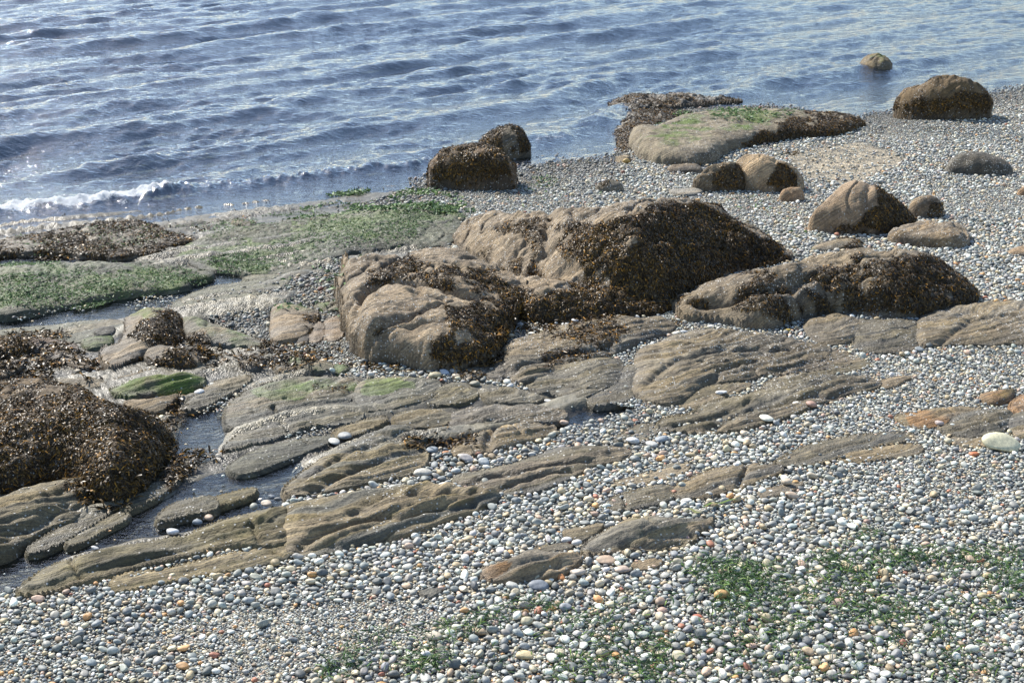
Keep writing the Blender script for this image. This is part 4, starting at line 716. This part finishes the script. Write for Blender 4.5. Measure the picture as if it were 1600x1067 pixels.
def scatter(n, amin, amax, med, sig, seed, occ, margin, y0=4.9, y1=27):
    r = np.random.default_rng(seed); t = r.uniform(0, 1, n); y = y0*(y1/y0)**(t**.80); x = r.uniform(-.62, .70, n)*y
    # even cover per square metre
    keep = r.uniform(0, 1, n) < np.clip((y/y1)**.55*1.6, 0, 1); x, y = x[keep], y[keep]; n = len(x)
    z = ground(x, y); px, py = proj(x, y, z); ok = (px > -520) & (px < 2300) & (py > -60) & (py < 1230)
    ok &= r.uniform(0, 1, n) < pdens(px, py, x, y)
    hm = hlookup(x, y); ok &= (hm < -5) | ((hm < z+.03) & (r.uniform(0, 1, n) < .10))
    x, y, z, px, py = x[ok], y[ok], z[ok], px[ok], py[ok]; n = len(x)
    fine = inpoly(px, py, FINE)*(noise(x*2.2, y*2.2, 12) > -.15); sz = .85+.22*noise(x*.8, y*.8, 14)
    a = np.clip(np.exp(r.normal(math.log(med), sig, n))*sz*np.where(fine, .62, 1), amin, amax)
    o = np.argsort(-a); x, y, z, a = x[o], y[o], z[o], a[o]; b = a*r.uniform(.62, .95, n); c = a*r.uniform(.38, .72, n); yaw = r.uniform(0, math.pi, n)
    cs, sn = np.cos(yaw), np.sin(yaw); acc = []
    ix = (x-HX0)/OC; iy = (y-HY0)/OC
    for k in range(n):
        ra, rb = a[k]*margin/OC, b[k]*margin/OC; X0, Y0 = ix[k], iy[k]; c1, s1 = cs[k], sn[k]
        if X0 < 12 or Y0 < 12 or X0 > ONX-12 or Y0 > ONY-12: continue
        if occ[int(Y0), int(X0)]: continue
        if occ[int(Y0+s1*ra), int(X0+c1*ra)] or occ[int(Y0-s1*ra), int(X0-c1*ra)] or occ[int(Y0+c1*rb), int(X0-s1*rb)] or occ[int(Y0-c1*rb), int(X0+s1*rb)]: continue
        q = .7
        if occ[int(Y0+(s1*ra+c1*rb)*q), int(X0+(c1*ra-s1*rb)*q)] or occ[int(Y0-(s1*ra+c1*rb)*q), int(X0-(c1*ra-s1*rb)*q)] or occ[int(Y0+(s1*ra-c1*rb)*q), int(X0+(c1*ra+s1*rb)*q)] or occ[int(Y0-(s1*ra-c1*rb)*q), int(X0-(c1*ra+s1*rb)*q)]: continue
        m = int(ra)+1; Xi, Yi = int(X0), int(Y0)
        gx = GXX[:2*m+1, :2*m+1]-m; gy = GYY[:2*m+1, :2*m+1]-m
        M = ((gx*c1+gy*s1)/max(ra, .5))**2+((-gx*s1+gy*c1)/max(rb, .5))**2 <= 1
        if Yi-m < 0 or Xi-m < 0 or Yi+m+1 > ONY or Xi+m+1 > ONX: continue
        occ[Yi-m:Yi+m+1, Xi-m:Xi+m+1] |= M; acc.append(k)
    acc = np.array(acc); return x[acc], y[acc], z[acc], a[acc], b[acc], c[acc], yaw[acc]
OC = .006; ONX, ONY = int(21.5/OC), int(22/OC); occ = np.zeros((ONY, ONX), bool); GYY, GXX = np.mgrid[:40, :40]
# pebbles one can point at in the photograph: px, py, half length (m), colour, flatness, label
HERO = [
 (268,831,.05,(.58,.58,.57),.6,'white egg shaped pebble alone in the shallow channel above the longest ledge'),
 (148,856,.026,(.55,.54,.5),.6,'small white pebble in the channel at left, near the dark ridges'),
 (1565,697,.12,(.52,.49,.33),.55,'cream yellow oblong stone, biggest loose stone near the right edge'),
 (1198,654,.058,(.62,.60,.50),.4,'flat cream pebble below the long lumpy ledge'),
 (1160,627,.04,(.36,.22,.16),.7,'reddish pebble resting on the lip of the long lumpy ledge') if False else (1268,637,.045,(.37,.23,.17),.7,'pinkish brown pebble against the right end of the long lumpy ledge'),
 (1129,617,.055,(.62,.61,.57),.4,'flat white stone in the pebble pocket under the fan shaped ledge'),
 (876,901,.036,(.50,.22,.08),.75,'bright orange pebble touching the isolated sandstone hump'),
 (1127,933,.05,(.50,.31,.12),.75,'yellow orange round pebble in the gravel, lower centre right'),
 (679,588,.06,(.34,.30,.19),.6,'olive tan cobble at the foot of the pale boulder'),
 (694,583,.045,(.42,.44,.46),.7,'pale grey cobble next to the olive tan one by the pale boulder'),
 (707,580,.04,(.44,.42,.38),.8,'light round cobble behind the grey one by the pale boulder'),
 (713,589,.04,(.40,.34,.25),.7,'beige cobble right of the trio under the pale boulder'),
 (743,600,.052,(.20,.19,.14),.75,'dark olive cobble in front of the weed, left of the shallow pool'),
 (798,606,.032,(.42,.43,.42),.7,'grey pebble alone on the wet ground left of the oval olive ledge'),
 (858,625,.04,(.66,.65,.60),.4,'bright white flat pebble by the shallow pool, centre'),
 (883,660,.04,(.46,.34,.25),.7,'peach pebble at the head of the pebble strip'),
 (677,703,.055,(.20,.23,.25),.65,'blue grey cobble under the weed tuft, centre'),
 (696,707,.03,(.46,.22,.10),.6,'small orange pebble right of the blue grey cobble'),
 (660,740,.07,(.42,.40,.34),.55,'large pale lumpy stone at the foot of the tan striped wedge'),
 (584,758,.045,(.40,.42,.38),.8,'upright pale green grey pebble above the longest ledge'),
 (539,684,.06,(.24,.25,.24),.5,'grey cobble lodged between the wedge and the weed clump'),
 (522,690,.05,(.40,.40,.36),.5,'pale cobble left of the lodged grey cobble'),
 (729,717,.055,(.44,.40,.36),.6,'pinkish white cobble in the strip below the fish shaped ledge'),
 (757,722,.05,(.34,.37,.37),.7,'grey angular cobble in the strip below the fish shaped ledge'),
 (838,509,.036,(.60,.58,.50),.5,'white pebble in weed left of the smooth ledge, nearest the camera') if False else (832,521,.042,(.62,.61,.53),.5,'cream pebble in dark weed, left of a row of four'),
 (848,518,.04,(.58,.52,.30),.5,'yellowish pebble in dark weed, second of a row of four'),
 (885,508,.045,(.58,.57,.53),.5,'white pebble in dark weed, third of a row of four'),
 (900,501,.045,(.60,.61,.60),.5,'bluish white pebble in dark weed, right end of a row of four'),
 (1055,521,.05,(.60,.57,.47),.45,'cream pebble on the seam between boulder and fan shaped ledge'),
 (1068,519,.035,(.46,.48,.48),.6,'grey pebble touching the cream one above the fan shaped ledge'),
 (1228,517,.045,(.58,.42,.10),.45,'yellow pebble beside the small tide pool at right'),
 (1111,509,.04,(.42,.42,.38),.5,'pale stone tucked under the low barnacled boulder'),
 (1438,547,.05,(.20,.22,.22),.6,'dark grey cobble at the foot of the sloping right ledge'),
 (1456,548,.04,(.42,.42,.38),.6,'pale cobble right of the dark grey one by the sloping ledge'),
 (1236,776,.05,(.46,.35,.25),.7,'peach cobble in front of the small tan rock'),
 (1227,758,.045,(.46,.38,.28),.7,'beige cobble behind the small tan rock'),
 (1071,783,.045,(.50,.49,.45),.5,'pale cobble between two dark ledges, right of centre'),
 (990,690,.06,(.42,.43,.43),.6,'pale grey cobble on the pebble slope left of the lumpy ledge'),
 (1033,686,.055,(.24,.27,.29),.6,'blue grey cobble beside the lumpy ledge left tip'),
 (1017,694,.055,(.38,.38,.35),.5,'pale flat cobble just below the blue grey one'),
 (1466,665,.04,(.44,.36,.32),.7,'pinkish cobble on the orange banded ledge'),
 (1500,713,.04,(.48,.17,.07),.6,'vivid red orange pebble left of the cream yellow stone') if False else (1521,711,.04,(.48,.17,.07),.6,'vivid red orange pebble left of the cream yellow stone'),
 (947,878,.06,(.40,.29,.2),.5,'tan flat pebble below the green topped rock'),
 (975,892,.055,(.42,.33,.26),.5,'peach flat pebble lower left of the buried slab'),
 (900,895,.06,(.46,.40,.33),.5,'peach white pebble at the right toe of the isolated hump'),
 (842,915,.06,(.18,.20,.22),.6,'dark blue grey pebble under the isolated hump'),
 (799,915,.05,(.40,.40,.36),.6,'pale grey pebble under the middle of the isolated hump'),
 (1130,965,.035,(.4,.4,.38),.6,'pale pebble near the green weed in the lower centre right') if False else (1092,964,.036,(.42,.14,.08),.55,'red pebble in the gravel, lower centre right'),
 (885,845,.038,(.50,.50,.48),.7,'white pebble in the notch behind the isolated hump'),
 (899,853,.04,(.52,.50,.46),.7,'white round pebble right of the one in the notch'),
 (676,994,.055,(.46,.40,.30),.6,'cream stone in the fine gravel near the bottom'),
 (820,1024,.055,(.52,.42,.24),.5,'yellow cream stone at the bottom edge, centre'),
 (365,792,.03,(.4,.35,.28),.7,'tan pebble in the channel above the longest ledge') if False else (327,808,.036,(.36,.27,.19),.7,'tan pebble in the channel cluster above the longest ledge'),
 (308,817,.036,(.14,.17,.2),.7,'dark blue pebble in the channel cluster above the longest ledge'),
 (416,787,.04,(.42,.36,.28),.6,'beige cobble by the top edge of the longest ledge'),
 (425,777,.035,(.1,.12,.14),.7,'dark cobble above the beige one near the longest ledge'),
 (950,258,.05,(.45,.3,.08),.8,'yellow ochre stone at the left foot of the long slab') if False else (980,253,.06,(.42,.28,.09),.9,'yellow ochre stone at the left foot of the long slab'),
 (312,615,.045,(.45,.46,.45),.5,'pale pebble on the right end of the green mossy mound'),
]
TP3, F3 = templates(3, 14, 5); TP2, F2 = templates(2, 14, 6); TP1, F1 = templates(1, 8, 7)
def rot_pts(V, yaw, tx, ty):
    """V (n,m,3): tilt about x then y, then yaw"""
    c, s = np.cos(tx)[:, None], np.sin(tx)[:, None]; x, y, z = V[..., 0], V[..., 1], V[..., 2]
    y, z = y*c-z*s, y*s+z*c; c, s = np.cos(ty)[:, None], np.sin(ty)[:, None]; x, z = x*c+z*s, -x*s+z*c
    c, s = np.cos(yaw)[:, None], np.sin(yaw)[:, None]; return np.stack([x*c-y*s, x*s+y*c, z], -1)
heroes = []
for px, py, a, colr, fl, lab in HERO:
    a *= .84 if a < .1 else 1
    x, y, z = [float(v) for v in locate(px, py, a*fl*.4)]
    hz = float(hlookup(np.array([x]), np.array([y]))[0]); gz = float(ground(x, y)); base_z = max(gz, hz if hz > gz else gz)
    if base_z > gz+.02:                      # it lies on a rock: slide along the sight line
        for _ in range(6):
            x, y = [float(v) for v in plane(px, py, base_z+a*fl*.5)]; hz = float(hlookup(np.array([x]), np.array([y]))[0]); base_z = max(float(ground(x, y)), hz)
    heroes.append((x, y, base_z, a, a*.74, a*fl*.75, rng.uniform(-.5, .5), colr, lab))
    ra = a*.95/OC; Xi, Yi = int((x-HX0)/OC), int((y-HY0)/OC); m = min(int(ra)+1, 19); gx = GXX[:2*m+1, :2*m+1]-m; gy = GYY[:2*m+1, :2*m+1]-m
    occ[Yi-m:Yi+m+1, Xi-m:Xi+m+1] |= (gx**2+gy**2 <= ra*ra*.6)
A = scatter(NP1, .005, .031, .0093, .47, 11, occ, .93)
B = scatter(NP2, .006, .012, .0085, .2, 12, occ, .9, y1=15)
occ2 = np.zeros_like(occ); D = scatter(NP3, .006, .020, .011, .3, 13, occ2, .85, y1=14)
print('pebbles', len(A[0]), len(B[0]), len(D[0]))
x, y, z, a, b, c, yaw = [np.concatenate([A[i], B[i]]) for i in range(7)]
n = len(x); ci = rng.choice(len(PAL), n, p=PP); big = a > .03
cc = PC[ci]*rng.uniform(.7, 1.3, (n, 1))*(1+rng.normal(0, .022, (n, 3)))
pxx, pyy = proj(x, y, z); wetd = np.clip(sst(-1.8, -.4, y-shore(x)) + .8*inpoly(pxx, pyy, GAP) + .3*inpoly(pxx, pyy, STRIP), 0, 1)
cc *= (1-.55*wetd)[:, None]
zc = z + c*.55 + rng.uniform(0, .35, n)*c + .004
tx = rng.normal(0, .22, n); ty = rng.normal(0, .22, n)
dist = np.sqrt(x*x+y*y+(HC-zc)**2); area = (a*F/dist)*(c*F/dist)
frame = (pxx > 4) & (pxx < 1596) & (pyy > 4) & (pyy < 1063)
order = np.argsort(-np.where(frame, area, -1)); NI = 300-len(heroes); chosen = order[:NI]; rest = np.ones(n, bool); rest[chosen] = False
def peb_mesh(name, idx, TP, TF, X_, Y_, Z_, A_, B_, C_, W_, TX, TY, COLS):
    k = len(idx); t = rng.integers(0, len(TP), k)
    V = TP[t]*np.stack([A_, B_, C_], -1)[idx][:, None, :]; V = rot_pts(V, W_[idx], TX[idx], TY[idx]) + np.stack([X_, Y_, Z_], -1)[idx][:, None, :]
    m = TP.shape[1]; Fc = (np.arange(k)[:, None, None]*m+TF[None]).reshape(-1, 3)
    return link_mesh(name, V.reshape(-1, 3), Fc, M_PEB, attrs={'col': np.repeat(COLS[idx], m, 0)})
ri = np.flatnonzero(rest); near = (a[ri]*F/dist[ri] > 7.5) & (pxx[ri] > -20) & (pxx[ri] < 1620) & (pyy[ri] < 1090); 
Vn, Fn = [], []
def stuff_pebbles(sets):
    Vs, Fs, Cs = [], [], []; off = 0
    for (idx, TP, TF, arr, COLS) in sets:
        X_, Y_, Z_, A_, B_, C_, W_, TX, TY = arr; k = len(idx); t = rng.integers(0, len(TP), k)
        V = TP[t]*np.stack([A_, B_, C_], -1)[idx][:, None, :]; V = rot_pts(V, W_[idx], TX[idx], TY[idx]) + np.stack([X_, Y_, Z_], -1)[idx][:, None, :]
        m = TP.shape[1]; Fs.append((np.arange(k)[:, None, None]*m+TF[None]).reshape(-1, 3)+off); Vs.append(V.reshape(-1, 3)); Cs.append(np.repeat(COLS[idx], m, 0)); off += k*m
    return np.concatenate(Vs), np.concatenate(Fs), np.concatenate(Cs)
nd = len(D[0]); dcol = PC[rng.choice(len(PAL), nd, p=PP)]*rng.uniform(.5, 1.0, (nd, 1))
arrA = (x, y, zc, a, b, c, yaw, tx, ty); arrD = (D[0], D[1], D[2]+D[5]*.15, D[3], D[4], D[5], D[6], rng.normal(0, .3, nd), rng.normal(0, .3, nd))
V, Fc, Cs = stuff_pebbles([(ri[near], TP3, F3, arrA, cc), (ri[~near], TP2, F2, arrA, cc), (np.arange(nd), TP1 if nd > 60000 else TP2, F1 if nd > 60000 else F2, arrD, dcol)])
o = link_mesh('beach_pebbles', V, Fc, M_PEB, attrs={'col': Cs})
tag(o, 'countless small rounded grey, white and tan pebbles covering the beach', 'pebbles', kind='stuff')
# single pebbles, the ones that show largest
def one_pebble(x_, y_, z_, a_, b_, c_, w_, colr, lab, grp='larger loose pebbles lying on the beach'):
    V = rot_pts((TP3[rng.integers(0, len(TP3))]*np.array([a_, b_, c_]))[None], np.array([w_]), np.array([rng.normal(0, .12)]), np.array([rng.normal(0, .12)]))[0]
    o = link_mesh('pebble', V, F3, M_PEB, attrs={'col': np.tile(colr, (len(V), 1))}); o.location = (x_, y_, z_)
    tag(o, lab, 'pebble', grp); return o
for (x_, y_, z_, a_, b_, c_, w_, colr, lab) in heroes: one_pebble(x_, y_, z_+c_*.72, a_, b_, c_, w_, colr, lab)
MARK = [(p[0], p[1], t) for p, t in [((250,860), 'the longest ledge'), ((620,850), 'the ribbed right half of the longest ledge'), ((830,900), 'the isolated sandstone hump'), ((1000,845), 'the green topped layered rock'),
  ((1140,755), 'the whale backed ledge'), ((1315,705), 'the long narrow dark ledge'), ((1180,640), 'the long lumpy ledge'), ((1565,697), 'the cream yellow stone'), ((1010,775), 'the dark curved ledge'), ((860,735), 'the flat dark striped ledge'),
  ((1500,600), 'the orange mossy rock'), ((785,690), 'the fish shaped ledge')]]
def where(px, py):
    if py > 950 or (py > 900 and px < 640) or (py > 800 and px > 1180):
        cols_ = ['far left', 'left', 'left of centre', 'centre left', 'centre', 'centre right', 'right of centre', 'right', 'far right']; cx = cols_[min(8, int(px/1600*9))]
        rw = 'on the very bottom edge' if py > 1040 else 'near the bottom edge' if py > 1000 else 'in the low gravel' if py > 950 else 'in the gravel slope' if py > 880 else 'in the upper gravel slope'
        return f'{rw}, {cx}'
    d = [((px-m[0])**2*.4+(py-m[1])**2, m) for m in MARK]; m = min(d)[1]; dx, dy = px-m[0], py-m[1]
    rel = ('right of' if dx > 0 else 'left of') if abs(dx)*.6 > abs(dy) else ('below' if dy > 0 else 'above'); return f'{rel} {m[2]}'
items = []
for k in chosen:
    el = a[k]/b[k]; shp = 'round' if el < 1.17 else 'long' if el > 1.45 else 'oval'; px, py = float(pxx[k]), float(pyy[k])
    items.append([f'{PN[ci[k]]} {shp} pebble', where(px, py), px, py, k])
from collections import defaultdict
g = defaultdict(list)
for it in items: g[(it[0], it[1])].append(it)
ORD = ['leftmost', 'second from left', 'third from left', 'fourth from left', 'fifth from left', 'sixth from left', 'seventh from left', 'eighth from left']
for (kd, wh), L in g.items():
    L.sort(key=lambda t: t[2])
    for i, it in enumerate(L):
        k = it[4]
        if len(L) == 1: lab = f'larger {kd} {wh}'
        elif len(L) == 2: lab = f"{['left', 'right'][i]} one of two larger {kd}s {wh}"
        else: lab = f"{ORD[min(i, 7)] if i < len(L)-1 else 'rightmost'} of the larger {kd}s {wh}"
        lab = ' '.join(lab.split()[:16]); one_pebble(x[k], y[k], zc[k], a[k], b[k], c[k], yaw[k], cc[k], lab)

# ------------------------------------------------------------------ loose weed and green sea lettuce
def spread(name, label, cat, polys, mat, L, Wd, colf, seed, on_rock=False, curl=.6, freq=3.0, thr=.0, seg=3, up=.5, lift=0.0):
    r = np.random.default_rng(seed); Ps = []
    for po, den in polys:
        po_a = np.array(po, float); gx0, gy0, _ = locate(po_a[:, 0], po_a[:, 1]); xa, xb, ya, yb = gx0.min(), gx0.max(), gy0.min(), gy0.max()
        n = int((xb-xa)*(yb-ya)*den); X_ = r.uniform(xa, xb, n); Y_ = r.uniform(ya, yb, n); g_ = ground(X_, Y_); h_ = hlookup(X_, Y_)
        Z_ = np.maximum(g_, h_) if on_rock else g_; px, py = proj(X_, Y_, Z_); nz = fbm(X_*freq, Y_*freq, seed, 4)
        ok = inpoly(px+26*noise(X_*3, Y_*3, 6)+8*noise(X_*9, Y_*9, 16), py+18*noise(X_*3, Y_*3, 7), po) & (nz+r.normal(0, .16 if seed != 201 else .28, n) > thr)
        if not on_rock: ok &= h_ < g_+.01
        Ps.append(np.stack([X_, Y_, Z_+lift*r.uniform(.2, 1, n)], 1)[ok])
    P = np.concatenate(Ps); n = len(P); N = np.tile([0, 0, 1.], (n, 1)) + r.normal(0, .25, (n, 3)); N /= np.linalg.norm(N, axis=1, keepdims=True)
    D_ = r.normal(size=(n, 3)); D_[:, 2] *= up
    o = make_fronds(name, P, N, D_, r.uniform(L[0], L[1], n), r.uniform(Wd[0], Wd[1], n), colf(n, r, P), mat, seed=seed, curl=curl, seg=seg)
    tag(o, label, cat, kind='stuff'); return o
def greens(n, r, P):
    k = r.uniform(0, 1, (n, 1)); return np.where(k < .6, [[.035,.075,.028]], np.where(k < .86, [[.065,.13,.035]], [[.16,.24,.06]]))*r.uniform(.6, 1.4, (n, 1))
def moss(n, r, P):
    k = r.uniform(0, 1, (n, 1)); return np.where(k < .5, [[.07,.115,.05]], np.where(k < .85, [[.10,.17,.06]], [[.15,.22,.08]]))*r.uniform(.6, 1.4, (n, 1))
def browns(n, r, P): return weed_cols(n, r, .35)
spread('sea_lettuce', 'green shredded sea lettuce drifted over the lower right gravel', 'seaweed',
 [([(1170,870),(1300,870),(1420,870),(1610,850),(1610,930),(1440,945),(1240,990),(1160,1020),(1060,1060),(1000,1040),(1060,1000),(1090,950),(1030,930),(1120,900)], 2600),
  ([(500,1060),(540,1000),(640,975),(740,960),(850,930),(900,945),(800,985),(700,1020),(600,1050),(560,1075)], 9000), ([(700,1067),(900,960),(1000,930),(1100,900),(1200,880),(1100,1000),(1000,1067)], 2600), ([(1290,840),(1330,832),(1400,838),(1390,850),(1310,858)], 5000), ([(940,930),(1000,900),(1060,905),(1000,960)], 500), ([(1080,880),(1600,860),(1600,1067),(1000,1067)], 2600), ([(280,975),(330,965),(330,980),(290,985)], 900)],
 M_GREEN, (.025, .08), (.003, .008), greens, 201, thr=.03, curl=.7, lift=.03, freq=3.6)
spread('sea_lettuce', 'bright green sea lettuce on the pebbles behind the biggest boulder', 'seaweed',
 [([(455,330),(520,305),(620,298),(700,300),(740,318),(640,325),(560,335),(470,345)], 2600), ([(560,335),(700,320),(740,335),(640,350)], 700), ([(1030,212),(1060,192),(1085,178),(1184,169),(1250,173),(1200,184),(1130,196),(1070,214)], 1000), ([(740,300),(900,290),(980,310),(860,322),(760,325)], 120), ([(480,400),(545,410),(545,480),(430,500),(380,500),(470,430)], 260), ([(1120,300),(1250,330),(1250,380),(1180,350)], 120), ([(820,270),(850,262),(870,290),(830,295)], 700)],
 M_GREEN, (.03, .07), (.012, .03), moss, 202, thr=-.12, on_rock=True, curl=.5, freq=2.2)
spread('sea_lettuce', 'low green seaweed turf carpeting the flat platform at left', 'seaweed',
 [([(-60,490),(-60,425),(60,412),(140,408),(250,408),(330,430),(310,442),(210,458),(120,470),(20,490)], 7000), ([(275,400),(290,385),(345,372),(400,375),(460,385),(500,400),(480,412),(400,428),(355,418),(320,414)], 7000), ([(270,400),(350,350),(480,330),(700,320),(740,335),(690,385),(500,400),(360,425)], 1500), ([(350,385),(520,350),(620,325),(700,330),(720,345),(640,372),(520,392),(420,390)], 2600), ([(130,548),(140,525),(180,525),(170,550)], 1500), ([(0,392),(50,368),(150,352),(230,350),(280,385),(160,395),(40,400)], 1700), ([(250,350),(420,345),(520,330),(500,345),(380,365),(290,370)], 900)],
 M_GREEN, (.012, .032), (.005, .012), moss, 203, thr=-.06, on_rock=True, curl=.12, freq=1.7)
spread('rockweed', 'dark rockweed clumps caught between the ledges', 'seaweed',
 [([(640,670),(680,664),(740,668),(745,690),(690,705),(650,700)], 5200), ([(245,760),(265,715),(340,705),(370,718),(330,745),(270,775)], 4200), ([(540,556),(640,572),(760,580),(770,600),(640,590),(550,590)], 2800), ([(790,500),(870,500),(960,496),(900,512),(830,520),(780,540),(765,580),(740,570)], 3800), ([(400,530),(550,560),(550,575),(470,590),(400,560)], 2600), ([(130,740),(240,740),(190,800),(130,790)], 3200), ([(-60,560),(140,560),(150,600),(-60,605)], 3400), ([(300,535),(430,540),(430,580),(330,590)], 3400), ([(1040,480),(1080,490),(1070,520),(1050,510)], 2500), ([(240,670),(290,610),(300,620),(275,690)], 3200), ([(850,560),(900,540),(960,548),(900,572)], 2200), ([(185,560),(300,560),(310,590),(200,590)], 3000), ([(425,530),(545,535),(545,565),(480,570)], 1800), ([(0,520),(60,520),(140,545),(60,600),(0,600)], 2500)],
 M_WEED, (.03, .07), (.007, .016), browns, 204, thr=-.3, on_rock=True, curl=.7, freq=3.4)
spread('rockweed', 'brown weed scraps lying among the far pebbles and the waterline', 'seaweed',
 [([(20,405),(120,380),(300,372),(280,400),(120,410)], 900), ([(230,350),(420,342),(480,330),(500,340),(300,370)], 500), ([(1250,225),(1360,220),(1400,200),(1300,215)], 700), ([(1170,240),(1230,235),(1260,250),(1250,262),(1200,245)], 1400), ([(870,285),(980,270),(1080,265),(1060,275),(900,300)], 250)],
 M_WEED, (.03, .06), (.008, .018), browns, 205, thr=.02, on_rock=True)
# two loose blades of eelgrass
def blade(pts, lab, colr, wd=.012):
    xs_, ys_, zs_ = locate([p[0] for p in pts], [p[1] for p in pts], .04); P = np.stack([xs_, ys_, zs_+np.array([.0, .012, .0, .01, 0])[:len(pts)]], 1)
    t = np.linspace(0, len(P)-1, 24); Q = np.stack([np.interp(t, np.arange(len(P)), P[:, k]) for k in range(3)], 1)
    T = np.gradient(Q, axis=0); S = np.cross(T, [0, .3, 1]); S /= np.linalg.norm(S, axis=1, keepdims=True); wv = wd*(1-.7*np.abs(np.linspace(-1, 1, 24))**3)[:, None]
    V = np.stack([Q-S*wv, Q+S*wv], 1).reshape(-1, 3); Fc = np.array([[2*i, 2*i+1, 2*i+3, 2*i+2] for i in range(23)])
    o = link_mesh('eelgrass_blade', V, Fc, M_GREEN, attrs={'col': np.tile(colr, (48, 1))}, origin=Q[0]); tag(o, lab, 'eelgrass', 'loose eelgrass blades')
blade([(1098,792),(1112,788),(1125,786),(1140,783),(1150,779)], 'green blade of eelgrass on pebbles below the whale backed ledge', (.10,.15,.03), .014)
blade([(1070,796),(1078,797),(1088,800),(1094,803)], 'yellow green broken eelgrass piece by the dark curved ledge', (.25,.26,.10), .016)
